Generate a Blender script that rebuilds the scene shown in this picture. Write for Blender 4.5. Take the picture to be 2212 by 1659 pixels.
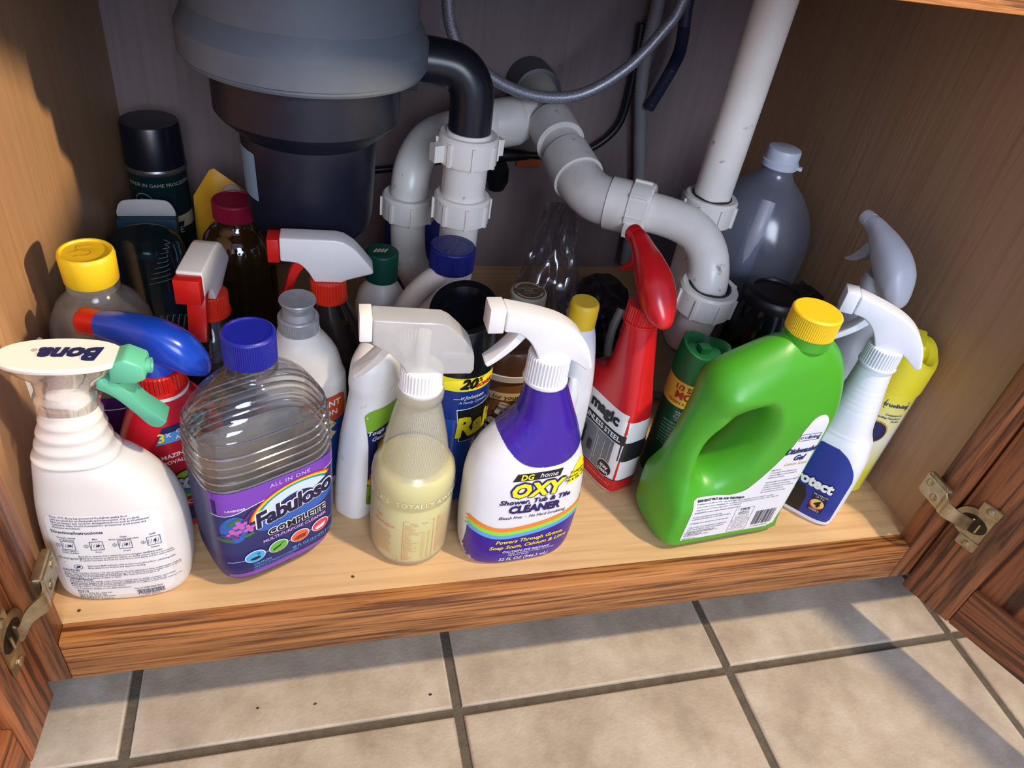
import bpy, bmesh, math, random
from math import sin, cos, pi, radians, sqrt, atan2
from mathutils import Vector, Matrix
from mathutils.bvhtree import BVHTree

for o in list(bpy.data.objects):
    bpy.data.objects.remove(o, do_unlink=True)
S = bpy.context.scene
COL = S.collection

# ------------------------------------------------------------------ camera
FPX = 1586.975
cd = bpy.data.cameras.new('camera')
cam = bpy.data.objects.new('camera', cd)
COL.objects.link(cam)
cd.sensor_fit = 'HORIZONTAL'
cd.sensor_width = 36.0
cd.lens = FPX / 2212.0 * 36.0
cd.clip_start = 0.02
CR = Vector((0.96454285, -0.22426838, 0.13914301))
CU = Vector((0.03512715, 0.63159924, 0.77449886))
CF = Vector((0.26157822, 0.74214964, -0.61708245))
m = Matrix((CR, CU, -CF)).transposed().to_4x4()
m.translation = Vector((0.29872352, -0.3846235, 0.7315032))
cam.matrix_world = m
S.camera = cam

# ------------------------------------------------------------------ world + lamps
w = bpy.data.worlds.new('room_ambient')
S.world = w
w.use_nodes = True
bg = w.node_tree.nodes['Background']
bg.inputs['Color'].default_value = (0.50, 0.60, 1.0, 1)
bg.inputs['Strength'].default_value = 0.80

def lamp(name, loc, target, energy, color, size):
    l = bpy.data.lights.new(name, 'AREA')
    l.shape = 'DISK'
    l.size = size
    l.energy = energy
    l.color = color
    o = bpy.data.objects.new(name, l)
    COL.objects.link(o)
    o.location = loc
    o.rotation_euler = (Vector(target) - Vector(loc)).to_track_quat('-Z', 'Y').to_euler()
    return o
# ceiling lamp of the kitchen, in front and to the right of the cabinet
lamp('ceiling_lamp', (1.36, -0.75, 2.45), (0.5, 0.05, 0.2), 54, (1.0, 0.82, 0.60), 0.12)
# warm spot lamp on the right side of the room, shining over the top of the open right door
sl = bpy.data.lights.new('track_spot', 'SPOT')
sl.energy, sl.color = 400, (1.0, 0.76, 0.46)
sl.shadow_soft_size, sl.spot_size, sl.spot_blend = 0.07, radians(22), 0.35
so = bpy.data.objects.new('track_spot', sl)
COL.objects.link(so)
so.location = (2.75, -0.92, 1.20)
so.rotation_euler = (Vector((0.083, 0.26, 0.50)) - Vector(so.location)).to_track_quat('-Z', 'Y').to_euler()
# broad bluish fill lamp added behind the camera to brighten the interior
lamp('front_fill', (0.55, -2.4, 1.5), (0.45, 0.3, 0.35), 48, (0.76, 0.85, 1.0), 1.2)

S.view_settings.view_transform = 'Standard'
S.view_settings.look = 'None'
S.view_settings.gamma = 1.0
S.view_settings.use_curve_mapping = False
S.view_settings.exposure = 0.0

# ------------------------------------------------------------------ materials
def srgb(c):
    return tuple((v / 12.92 if v <= 0.04045 else ((v + 0.055) / 1.055) ** 2.4) for v in [x / 255.0 for x in c])

MATS = {}
def new_mat(name):
    mt = bpy.data.materials.new(name)
    mt.use_nodes = True
    MATS[name] = mt
    nt = mt.node_tree
    return mt, nt, nt.nodes['Principled BSDF']

def pm(name, rgb, rough=0.4, metal=0.0, spec=0.5, sss=0.0, coat=0.0, noise=0.0, nscale=60.0, bump=0.0, bscale=80.0, dirt=0.0):
    """procedural plain material: colour + slight noise + optional fine bump"""
    if name in MATS:
        return MATS[name]
    mt, nt, b = new_mat(name)
    c = srgb(rgb)
    b.inputs['Base Color'].default_value = (*c, 1)
    b.inputs['Roughness'].default_value = rough
    b.inputs['Metallic'].default_value = metal
    b.inputs['Specular IOR Level'].default_value = spec
    if sss:
        b.inputs['Subsurface Weight'].default_value = sss
        b.inputs['Subsurface Radius'].default_value = (0.004, 0.004, 0.004)
        b.inputs['Subsurface Scale'].default_value = 1.0
    if coat:
        b.inputs['Coat Weight'].default_value = coat
        b.inputs['Coat Roughness'].default_value = 0.1
    tc = None
    if noise:
        tc = nt.nodes.new('ShaderNodeTexCoord')
        n = nt.nodes.new('ShaderNodeTexNoise')
        n.inputs['Scale'].default_value = nscale
        n.inputs['Detail'].default_value = 5
        nt.links.new(tc.outputs['Object'], n.inputs['Vector'])
        r = nt.nodes.new('ShaderNodeValToRGB')
        r.color_ramp.elements[0].position = 0.3
        r.color_ramp.elements[1].position = 0.7
        r.color_ramp.elements[0].color = (*[v * (1 - noise) for v in c], 1)
        r.color_ramp.elements[1].color = (*[min(1, v * (1 + noise * 0.5)) for v in c], 1)
        nt.links.new(n.outputs['Fac'], r.inputs['Fac'])
        nt.links.new(r.outputs['Color'], b.inputs['Base Color'])
        if dirt:
            n3 = nt.nodes.new('ShaderNodeTexNoise')
            n3.inputs['Scale'].default_value = 85
            n3.inputs['Detail'].default_value = 6
            nt.links.new(tc.outputs['Object'], n3.inputs['Vector'])
            m3 = nt.nodes.new('ShaderNodeMapRange')
            m3.inputs['From Min'].default_value = 0.66
            m3.inputs['From Max'].default_value = 0.76
            m3.inputs['To Max'].default_value = dirt
            nt.links.new(n3.outputs['Fac'], m3.inputs['Value'])
            mx3 = nt.nodes.new('ShaderNodeMix')
            mx3.data_type = 'RGBA'
            nt.links.new(m3.outputs[0], mx3.inputs[0])
            nt.links.new(r.outputs['Color'], mx3.inputs[6])
            mx3.inputs[7].default_value = (*srgb((92, 74, 58)), 1)
            nt.links.new(mx3.outputs[2], b.inputs['Base Color'])
    if bump:
        if tc is None:
            tc = nt.nodes.new('ShaderNodeTexCoord')
        n2 = nt.nodes.new('ShaderNodeTexNoise')
        n2.inputs['Scale'].default_value = bscale
        n2.inputs['Detail'].default_value = 3
        nt.links.new(tc.outputs['Object'], n2.inputs['Vector'])
        bp = nt.nodes.new('ShaderNodeBump')
        bp.inputs['Strength'].default_value = bump
        bp.inputs['Distance'].default_value = 0.002
        nt.links.new(n2.outputs['Fac'], bp.inputs['Height'])
        nt.links.new(bp.outputs['Normal'], b.inputs['Normal'])
    return mt

def thin(name, tint=(250, 250, 250), veil=0.0, veilcol=(200, 200, 200), gloss=0.06, rough=0.04, dusty=0.0):
    """thin clear plastic shell: see-through with a sharp sheen; veil = milky fraction"""
    if name in MATS:
        return MATS[name]
    mt, nt, b = new_mat(name)
    nt.nodes.remove(b)
    out = nt.nodes['Material Output']
    tr = nt.nodes.new('ShaderNodeBsdfTransparent')
    tr.inputs['Color'].default_value = (*srgb(tint), 1)
    gl = nt.nodes.new('ShaderNodeBsdfGlossy')
    gl.inputs['Roughness'].default_value = rough
    lw = nt.nodes.new('ShaderNodeLayerWeight')
    lw.inputs['Blend'].default_value = 0.35
    ma = nt.nodes.new('ShaderNodeMath')
    ma.operation = 'MULTIPLY_ADD'
    ma.inputs[1].default_value = 0.5
    ma.inputs[2].default_value = gloss
    nt.links.new(lw.outputs['Fresnel'], ma.inputs[0])
    mx = nt.nodes.new('ShaderNodeMixShader')
    last = tr
    if veil:
        df = nt.nodes.new('ShaderNodeBsdfDiffuse')
        df.inputs['Color'].default_value = (*srgb(veilcol), 1)
        tl = nt.nodes.new('ShaderNodeBsdfTranslucent')
        tl.inputs['Color'].default_value = (*srgb(veilcol), 1)
        m1 = nt.nodes.new('ShaderNodeMixShader')
        m1.inputs[0].default_value = 0.45
        nt.links.new(df.outputs[0], m1.inputs[1])
        nt.links.new(tl.outputs[0], m1.inputs[2])
        m2 = nt.nodes.new('ShaderNodeMixShader')
        m2.inputs[0].default_value = veil
        if dusty:
            tc = nt.nodes.new('ShaderNodeTexCoord')
            n = nt.nodes.new('ShaderNodeTexNoise')
            n.inputs['Scale'].default_value = 35
            n.inputs['Detail'].default_value = 8
            nt.links.new(tc.outputs['Object'], n.inputs['Vector'])
            mr = nt.nodes.new('ShaderNodeMapRange')
            mr.inputs['From Min'].default_value = 0.35
            mr.inputs['From Max'].default_value = 0.65
            mr.inputs['To Min'].default_value = veil - dusty
            mr.inputs['To Max'].default_value = veil + dusty
            nt.links.new(n.outputs['Fac'], mr.inputs['Value'])
            nt.links.new(mr.outputs[0], m2.inputs[0])
        nt.links.new(tr.outputs[0], m2.inputs[1])
        nt.links.new(m1.outputs[0], m2.inputs[2])
        last = m2
    nt.links.new(ma.outputs[0], mx.inputs[0])
    nt.links.new(last.outputs[0], mx.inputs[1])
    nt.links.new(gl.outputs[0], mx.inputs[2])
    nt.links.new(mx.outputs[0], out.inputs['Surface'])
    return mt

def wood(name, axis, light, dark, ring=7.0, fine=130.0, rough=0.45, contrast=0.75, streak=0.5, stretch=0.055):
    """oak / maple: grain runs along `axis` of the object"""
    mt, nt, b = new_mat(name)
    tc = nt.nodes.new('ShaderNodeTexCoord')
    mp = nt.nodes.new('ShaderNodeMapping')
    sc = [1.0, 1.0, 1.0]
    sc[axis] = stretch
    mp.inputs['Scale'].default_value = sc
    nt.links.new(tc.outputs['Object'], mp.inputs['Vector'])
    n1 = nt.nodes.new('ShaderNodeTexNoise')      # broad figure
    n1.inputs['Scale'].default_value = ring
    n1.inputs['Detail'].default_value = 3
    n1.inputs['Distortion'].default_value = 0.6
    n2 = nt.nodes.new('ShaderNodeTexNoise')      # pores
    n2.inputs['Scale'].default_value = fine
    n2.inputs['Detail'].default_value = 4
    n2.inputs['Distortion'].default_value = 0.3
    nt.links.new(mp.outputs[0], n1.inputs['Vector'])
    nt.links.new(mp.outputs[0], n2.inputs['Vector'])
    # growth rings: sine of the broad noise
    ms = nt.nodes.new('ShaderNodeMath')
    ms.operation = 'MULTIPLY'
    ms.inputs[1].default_value = 70.0
    nt.links.new(n1.outputs['Fac'], ms.inputs[0])
    sn = nt.nodes.new('ShaderNodeMath')
    sn.operation = 'SINE'
    nt.links.new(ms.outputs[0], sn.inputs[0])
    mr = nt.nodes.new('ShaderNodeMapRange')
    mr.inputs['From Min'].default_value = 0.1
    mr.inputs['From Max'].default_value = 1.0
    nt.links.new(sn.outputs[0], mr.inputs['Value'])
    mr2 = nt.nodes.new('ShaderNodeMapRange')
    mr2.inputs['From Min'].default_value = 0.46
    mr2.inputs['From Max'].default_value = 0.64
    nt.links.new(n2.outputs['Fac'], mr2.inputs['Value'])
    mu = nt.nodes.new('ShaderNodeMath')
    mu.operation = 'MULTIPLY'
    nt.links.new(mr.outputs[0], mu.inputs[0])
    mu.inputs[1].default_value = streak
    ad = nt.nodes.new('ShaderNodeMath')
    ad.operation = 'MULTIPLY_ADD'
    nt.links.new(mr2.outputs[0], ad.inputs[0])
    ad.inputs[1].default_value = contrast
    nt.links.new(mu.outputs[0], ad.inputs[2])
    ad.use_clamp = True
    mx = nt.nodes.new('ShaderNodeMix')
    mx.data_type = 'RGBA'
    mx.inputs[6].default_value = (*srgb(light), 1)
    mx.inputs[7].default_value = (*srgb(dark), 1)
    nt.links.new(ad.outputs[0], mx.inputs[0])
    nt.links.new(mx.outputs[2], b.inputs['Base Color'])
    b.inputs['Roughness'].default_value = rough
    bp = nt.nodes.new('ShaderNodeBump')
    bp.inputs['Strength'].default_value = 0.25
    bp.inputs['Distance'].default_value = 0.001
    bp.invert = True
    nt.links.new(ad.outputs[0], bp.inputs['Height'])
    nt.links.new(bp.outputs['Normal'], b.inputs['Normal'])
    return mt

OAK_L, OAK_D = (182, 120, 64), (96, 54, 24)
oak_x = wood('oak_grain_x', 0, OAK_L, OAK_D, ring=10, fine=300, contrast=0.95, streak=0.40, stretch=0.03)
oak_z = wood('oak_grain_z', 2, (150, 90, 52), (70, 38, 20), ring=12, fine=300, contrast=0.5, streak=0.7)
maple_x = wood('maple_grain_x', 0, (216, 178, 128), (196, 154, 102), ring=9, fine=120, contrast=0.35, streak=0.35, rough=0.4)
maple_z = wood('maple_grain_z', 2, (178, 140, 104), (164, 124, 88), ring=9, fine=120, contrast=0.35, streak=0.3, rough=0.5)
maple_back = wood('maple_back_shaded', 2, (126, 110, 110), (112, 97, 98), ring=9, fine=120, contrast=0.35, streak=0.3, rough=0.5)  # same maple, with shade and bluish haze put into its colour

def tile_mat():
    mt, nt, b = new_mat('beige_ceramic_tile')
    tc = nt.nodes.new('ShaderNodeTexCoord')
    oi = nt.nodes.new('ShaderNodeObjectInfo')
    va = nt.nodes.new('ShaderNodeVectorMath')
    va.operation = 'ADD'
    nt.links.new(tc.outputs['Object'], va.inputs[0])
    nt.links.new(oi.outputs['Location'], va.inputs[1])
    n1 = nt.nodes.new('ShaderNodeTexNoise')
    n1.inputs['Scale'].default_value = 14
    n1.inputs['Detail'].default_value = 8
    n1.inputs['Roughness'].default_value = 0.65
    nt.links.new(va.outputs[0], n1.inputs['Vector'])
    r = nt.nodes.new('ShaderNodeValToRGB')
    e = r.color_ramp.elements
    e[0].position, e[0].color = 0.32, (*srgb((162, 145, 124)), 1)
    e[1].position, e[1].color = 0.68, (*srgb((202, 188, 166)), 1)
    e2 = e.new(0.5)
    e2.color = (*srgb((184, 168, 144)), 1)
    nt.links.new(n1.outputs['Fac'], r.inputs['Fac'])
    nt.links.new(r.outputs['Color'], b.inputs['Base Color'])
    b.inputs['Roughness'].default_value = 0.5
    n2 = nt.nodes.new('ShaderNodeTexNoise')
    n2.inputs['Scale'].default_value = 260
    n2.inputs['Detail'].default_value = 4
    nt.links.new(va.outputs[0], n2.inputs['Vector'])
    bp = nt.nodes.new('ShaderNodeBump')
    bp.inputs['Strength'].default_value = 0.35
    bp.inputs['Distance'].default_value = 0.0012
    nt.links.new(n2.outputs['Fac'], bp.inputs['Height'])
    nt.links.new(bp.outputs['Normal'], b.inputs['Normal'])
    return mt

# ------------------------------------------------------------------ mesh helpers
def mk(name, verts, faces, mat, parent=None, smooth=True, angle=38, loc=None, rot=None):
    me = bpy.data.meshes.new(name)
    me.from_pydata([tuple(v) for v in verts], [], faces)
    me.validate()
    bm = bmesh.new()
    bm.from_mesh(me)
    bmesh.ops.recalc_face_normals(bm, faces=bm.faces)
    bm.to_mesh(me)
    bm.free()
    return fin(name, me, mat, parent, smooth, angle, loc, rot)

def fin(name, me, mat, parent=None, smooth=True, angle=38, loc=None, rot=None):
    if smooth and len(me.polygons):
        me.polygons.foreach_set('use_smooth', [True] * len(me.polygons))
        me.set_sharp_from_angle(angle=radians(angle))
    if mat is not None:
        me.materials.append(mat)
    o = bpy.data.objects.new(name, me)
    COL.objects.link(o)
    if parent is not None:
        o.parent = parent
    if loc is not None:
        o.location = loc
    if rot is not None:
        o.rotation_euler = rot
    return o

def frombm(name, bm, mat, parent=None, smooth=True, angle=38, loc=None, rot=None):
    bmesh.ops.recalc_face_normals(bm, faces=bm.faces)
    me = bpy.data.meshes.new(name)
    bm.to_mesh(me)
    bm.free()
    return fin(name, me, mat, parent, smooth, angle, loc, rot)

def tag(o, label, cat, group=None):
    o['label'] = label
    o['category'] = cat
    if group:
        o['group'] = group
    return o

ZT = 0.1587   # height of the cabinet floor above the tiles
def thing(name, label, cat, x, y, rz=0.0, z=ZT, rx=0.0, ry=0.0, group=None):
    o = bpy.data.objects.new(name, None)
    o.empty_display_size = 0.02
    COL.objects.link(o)
    o.location = (x, y, z)
    o.rotation_euler = (radians(rx), radians(ry), radians(rz))
    return tag(o, label, cat, group)

def box(name, x0, x1, y0, y1, z0, z1, mat, parent=None, bev=0.0015, seg=2, loc=None, rot=None):
    bm = bmesh.new()
    vs = [bm.verts.new((x, y, z)) for x in (x0, x1) for y in (y0, y1) for z in (z0, z1)]
    for f in ((0, 1, 3, 2), (4, 6, 7, 5), (0, 4, 5, 1), (2, 3, 7, 6), (0, 2, 6, 4), (1, 5, 7, 3)):
        bm.faces.new([vs[i] for i in f])
    if bev:
        bmesh.ops.bevel(bm, geom=list(bm.edges), offset=bev, segments=seg, profile=0.5, affect='EDGES')
    return frombm(name, bm, mat, parent, loc=loc, rot=rot)

def ring_faces(nr, n, caps=True, closed=True):
    f = []
    for i in range(nr - 1):
        for j in range(n if closed else n - 1):
            k = (j + 1) % n
            f.append((i * n + j, i * n + k, (i + 1) * n + k, (i + 1) * n + j))
    if caps:
        f.append(tuple(range(n - 1, -1, -1)))
        f.append(tuple(range((nr - 1) * n, nr * n)))
    return f

def lathe_g(prof, n=48, cx=0.0, cy=0.0, caps=True, rib=None):
    """prof: list of (r,z[,ribflag]); rib = relative depth of vertical ribs"""
    v = []
    for p in prof:
        r, z = p[0], p[1]
        fl = len(p) > 2 and p[2]
        for j in range(n):
            a = 2 * pi * j / n
            rr = r
            if fl and rib and (j // 2) % 2:
                rr = r * (1 - rib)
            v.append((cx + rr * cos(a), cy + rr * sin(a), z))
    return v, ring_faces(len(prof), n, caps)

def lathe(name, prof, mat, parent=None, n=48, cx=0.0, cy=0.0, caps=True, rib=None, angle=38, loc=None, rot=None):
    v, f = lathe_g(prof, n, cx, cy, caps, rib)
    return mk(name, v, f, mat, parent, angle=angle, loc=loc, rot=rot)

def pchip(xs, ys, x):
    n = len(xs)
    if x <= xs[0]:
        return ys[0]
    if x >= xs[-1]:
        return ys[-1]
    h = [xs[i + 1] - xs[i] for i in range(n - 1)]
    d = [(ys[i + 1] - ys[i]) / h[i] for i in range(n - 1)]
    mm = [0.0] * n
    mm[0], mm[-1] = d[0], d[-1]
    for i in range(1, n - 1):
        if d[i - 1] * d[i] <= 0:
            mm[i] = 0.0
        else:
            w1, w2 = 2 * h[i] + h[i - 1], h[i] + 2 * h[i - 1]
            mm[i] = (w1 + w2) / (w1 / d[i - 1] + w2 / d[i])
    for i in range(n - 1):
        if xs[i] <= x <= xs[i + 1]:
            t = (x - xs[i]) / h[i]
            return ((1 + 2 * t) * (1 - t) ** 2 * ys[i] + t * (1 - t) ** 2 * h[i] * mm[i]
                    + t * t * (3 - 2 * t) * ys[i + 1] + t * t * (t - 1) * h[i] * mm[i + 1])

def loft_g(sec, n=64, sub=5, mod=None, caps=True):
    """sec: (z, xl, xr, halfdepth, exponent[, cy]) -> smooth stack of superellipses.
       mod(z, a) -> extra scale"""
    sec = [tuple(s) + (0.0,) * (6 - len(s)) for s in sec]
    zs = [s[0] for s in sec]
    zz = []
    for i in range(len(zs) - 1):
        for k in range(sub):
            zz.append(zs[i] + (zs[i + 1] - zs[i]) * k / sub)
    zz.append(zs[-1])
    v = []
    for z in zz:
        xl, xr, b, e, cy = [pchip(zs, [s[i] for s in sec], z) for i in range(1, 6)]
        cx, a = (xl + xr) / 2, (xr - xl) / 2
        for j in range(n):
            t = 2 * pi * j / n
            c, s = cos(t), sin(t)
            k = mod(z, t) if mod else 1.0
            v.append((cx + k * a * math.copysign(abs(c) ** (2 / e), c), cy + k * b * math.copysign(abs(s) ** (2 / e), s), z))
    return v, ring_faces(len(zz), n, caps)

def loft(name, sec, mat, parent=None, n=64, sub=5, mod=None, angle=50, caps=True):
    v, f = loft_g(sec, n, sub, mod, caps)
    return mk(name, v, f, mat, parent, angle=angle)

def loftx(name, sec, mat, parent=None, n=32, sub=4, M=None, angle=50):
    """loft along local x: sec (x, zc, halfz, halfy, exponent)"""
    xs = [s[0] for s in sec]
    xx = []
    for i in range(len(xs) - 1):
        for k in range(sub):
            xx.append(xs[i] + (xs[i + 1] - xs[i]) * k / sub)
    xx.append(xs[-1])
    v = []
    for x in xx:
        zc, hz, hy, e = [pchip(xs, [s[i] for s in sec], x) for i in range(1, 5)]
        for j in range(n):
            t = 2 * pi * j / n
            c, s = cos(t), sin(t)
            p = Vector((x, hy * math.copysign(abs(c) ** (2 / e), c), zc + hz * math.copysign(abs(s) ** (2 / e), s)))
            v.append(M @ p if M else p)
    return mk(name, v, ring_faces(len(xx), n), mat, parent, angle=angle)

def smooth_path(pts, k=8):
    P = [Vector(p) for p in pts]
    out = []
    for i in range(len(P) - 1):
        p0 = P[max(i - 1, 0)]
        p1, p2 = P[i], P[i + 1]
        p3 = P[min(i + 2, len(P) - 1)]
        for j in range(k):
            t = j / k
            out.append(0.5 * ((2 * p1) + (p2 - p0) * t + (2 * p0 - 5 * p1 + 4 * p2 - p3) * t * t + (3 * p1 - p0 - 3 * p2 + p3) * t ** 3))
    out.append(P[-1])
    return out

def tube_g(path, rad, n=24, caps=True):
    P = [Vector(p) for p in path]
    R = rad if isinstance(rad, (list, tuple)) else [rad] * len(P)
    T = []
    for i in range(len(P)):
        a = P[max(i - 1, 0)]
        b = P[min(i + 1, len(P) - 1)]
        T.append((b - a).normalized())
    up = Vector((0, 0, 1)) if abs(T[0].z) < 0.9 else Vector((1, 0, 0))
    N = (up - T[0] * up.dot(T[0])).normalized()
    v = []
    for i in range(len(P)):
        N = (N - T[i] * N.dot(T[i])).normalized()
        Bn = T[i].cross(N)
        for j in range(n):
            a = 2 * pi * j / n
            v.append(P[i] + (N * cos(a) + Bn * sin(a)) * R[i])
    return v, ring_faces(len(P), n, caps)

def tube(name, path, rad, mat, parent=None, n=24, k=8, smoothp=True, angle=45):
    p = smooth_path(path, k) if smoothp else path
    if isinstance(rad, (list, tuple)) and smoothp:
        rr = []
        for i in range(len(rad) - 1):
            for j in range(k):
                rr.append(rad[i] + (rad[i + 1] - rad[i]) * j / k)
        rr.append(rad[-1])
        rad = rr
    v, f = tube_g(p, rad, n)
    return mk(name, v, f, mat, parent, angle=angle)

def prism(name, poly, y0, y1, mat, parent=None, bev=0.002, seg=2, M=None, angle=40, taper=None):
    """side outline in x,z extruded along y and bevelled"""
    bm = bmesh.new()
    a = [bm.verts.new((p[0], y0 * (taper(p) if taper else 1), p[1])) for p in poly]
    b = [bm.verts.new((p[0], y1 * (taper(p) if taper else 1), p[1])) for p in poly]
    n = len(poly)
    bm.faces.new(a[::-1])
    bm.faces.new(b)
    for i in range(n):
        bm.faces.new((a[i], a[(i + 1) % n], b[(i + 1) % n], b[i]))
    bmesh.ops.recalc_face_normals(bm, faces=bm.faces)
    if bev:
        ed = [e for e in bm.edges if (e.verts[0] in a) == (e.verts[1] in a) or e.calc_face_angle(0) > 0.6]
        bmesh.ops.bevel(bm, geom=ed, offset=bev, segments=seg, profile=0.5, affect='EDGES', clamp_overlap=True)
    if M:
        bmesh.ops.transform(bm, matrix=M, verts=bm.verts)
    return frombm(name, bm, mat, parent, angle=angle)

def curve2(pts, k=6):
    """smooth open 2D polyline (Catmull-Rom)"""
    return [(p.x, p.y) for p in smooth_path([(a, b, 0) for a, b in pts], k)]

# ------------------------------------------------------------------ decals (labels and lettering lie on the bottle surface)
def T(body, size, x=0, y=0, align='CENTER', shear=0.0, bold=0.0, sx=1.0, rot=0.0, space=1.0, res=2, lines=1.0, arch=None):
    c = bpy.data.curves.new('t', 'FONT')
    c.body = body
    c.size = 1.0
    c.align_x = align
    c.align_y = 'CENTER'
    c.shear = shear
    c.offset = min(bold, 0.02)
    c.space_character = space
    c.space_line = lines
    c.resolution_u = res
    o = bpy.data.objects.new('t', c)
    me = bpy.data.meshes.new_from_object(o)
    vs = [(v.co.x * size * sx, v.co.y * size) for v in me.vertices]
    fs = [tuple(p.vertices) for p in me.polygons]
    bpy.data.objects.remove(o)
    bpy.data.curves.remove(c)
    bpy.data.meshes.remove(me)
    if arch:
        vs = [(a, b + arch(a)) for a, b in vs]
    if bold > 0.025:      # heavy weights: the same glyphs thickened in eight directions
        d = (bold - 0.02) * size
        V2, F2 = list(vs), list(fs)
        for q in range(8):
            k = len(V2)
            V2 += [(a + d * cos(q * pi / 4), b + d * sin(q * pi / 4), 0.00003 * (q + 1)) for a, b in vs]
            F2 += [tuple(i + k for i in f) for f in fs]
        vs, fs = V2, F2
    cr, sr = cos(radians(rot)), sin(radians(rot))
    return [(x + p[0] * cr - p[1] * sr, y + p[0] * sr + p[1] * cr) + tuple(p[2:]) for p in vs], fs

def RECT(x0, y0, x1, y1, r=0.0):
    if r <= 0:
        return [(x0, y0), (x1, y0), (x1, y1), (x0, y1)], [(0, 1, 2, 3)]
    v = []
    for cx, cy, a0 in ((x1 - r, y0 + r, -90), (x1 - r, y1 - r, 0), (x0 + r, y1 - r, 90), (x0 + r, y0 + r, 180)):
        for k in range(5):
            a = radians(a0 + 22.5 * k)
            v.append((cx + r * cos(a), cy + r * sin(a)))
    return v, [tuple(range(len(v)))]

def ELL(cx, cy, a, b, n=32, rot=0):
    cr, sr = cos(radians(rot)), sin(radians(rot))
    v = [(cx + a * cos(2 * pi * k / n) * cr - b * sin(2 * pi * k / n) * sr, cy + a * cos(2 * pi * k / n) * sr + b * sin(2 * pi * k / n) * cr) for k in range(n)]
    return v, [tuple(range(n))]

def POLY(pts):
    return list(pts), [tuple(range(len(pts)))]

def LINE(pts, wd):
    v, f = [], []
    for i, p in enumerate(pts):
        a = Vector(pts[max(i - 1, 0)])
        b = Vector(pts[min(i + 1, len(pts) - 1)])
        t = (b - a).normalized()
        nn = Vector((-t.y, t.x)) * wd / 2
        v += [tuple(Vector(p) + nn), tuple(Vector(p) - nn)]
        if i:
            f.append((2 * i - 2, 2 * i - 1, 2 * i + 1, 2 * i))
    return v, f

def FRAME(x0, y0, x1, y1, wd):
    return MERGE(LINE([(x0, y0), (x1, y0)], wd), LINE([(x1, y0), (x1, y1)], wd), LINE([(x1, y1), (x0, y1)], wd), LINE([(x0, y1), (x0, y0)], wd))

def ARCBAND(cx, cy, r0, r1, a0, a1, n=16, sy=1.0):
    v, f = [], []
    for k in range(n + 1):
        a = radians(a0 + (a1 - a0) * k / n)
        v += [(cx + r0 * cos(a), cy + r0 * sin(a) * sy), (cx + r1 * cos(a), cy + r1 * sin(a) * sy)]
        if k:
            f.append((2 * k - 2, 2 * k - 1, 2 * k + 1, 2 * k))
    return v, f

def MERGE(*parts):
    V, F = [], []
    for v, f in parts:
        k = len(V)
        V += list(v)
        F += [tuple(i + k for i in q) for q in f]
    return V, F

def BARCODE(x0, y0, x1, y1, seed=3):
    rnd = random.Random(seed)
    out = []
    x = x0
    while x < x1:
        wd = rnd.choice((0.6, 0.6, 1.2, 1.8)) * (x1 - x0) / 70
        out.append(RECT(x, y0, min(x + wd, x1), y1))
        x += wd + rnd.choice((0.6, 0.8, 1.4)) * (x1 - x0) / 70
    return MERGE(*out)

def MICRO(lines, size, x, y, lead, align='LEFT', shear=0, bold=0.0, sx=1.0, rot=0):
    """paragraph of fine print"""
    out = []
    rr = radians(rot)
    for i, s in enumerate(lines):
        if s:
            out.append(T(s, size, x + sin(rr) * lead * i, y - cos(rr) * lead * i, align, shear, bold, sx, rot, res=1))
    return MERGE(*out)

def XF(g, sx=1, sy=1, dx=0, dy=0, rot=0):
    c, s = cos(radians(rot)), sin(radians(rot))
    return [(dx + (p[0] * sx) * c - (p[1] * sy) * s, dy + (p[0] * sx) * s + (p[1] * sy) * c) + tuple(p[2:]) for p in g[0]], g[1]

def bvh(*objs):
    V, F = [], []
    for o in objs:
        k = len(V)
        V += [v.co.copy() for v in o.data.vertices]
        F += [tuple(i + k for i in p.vertices) for p in o.data.polygons]
    return BVHTree.FromPolygons(V, F)

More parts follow.
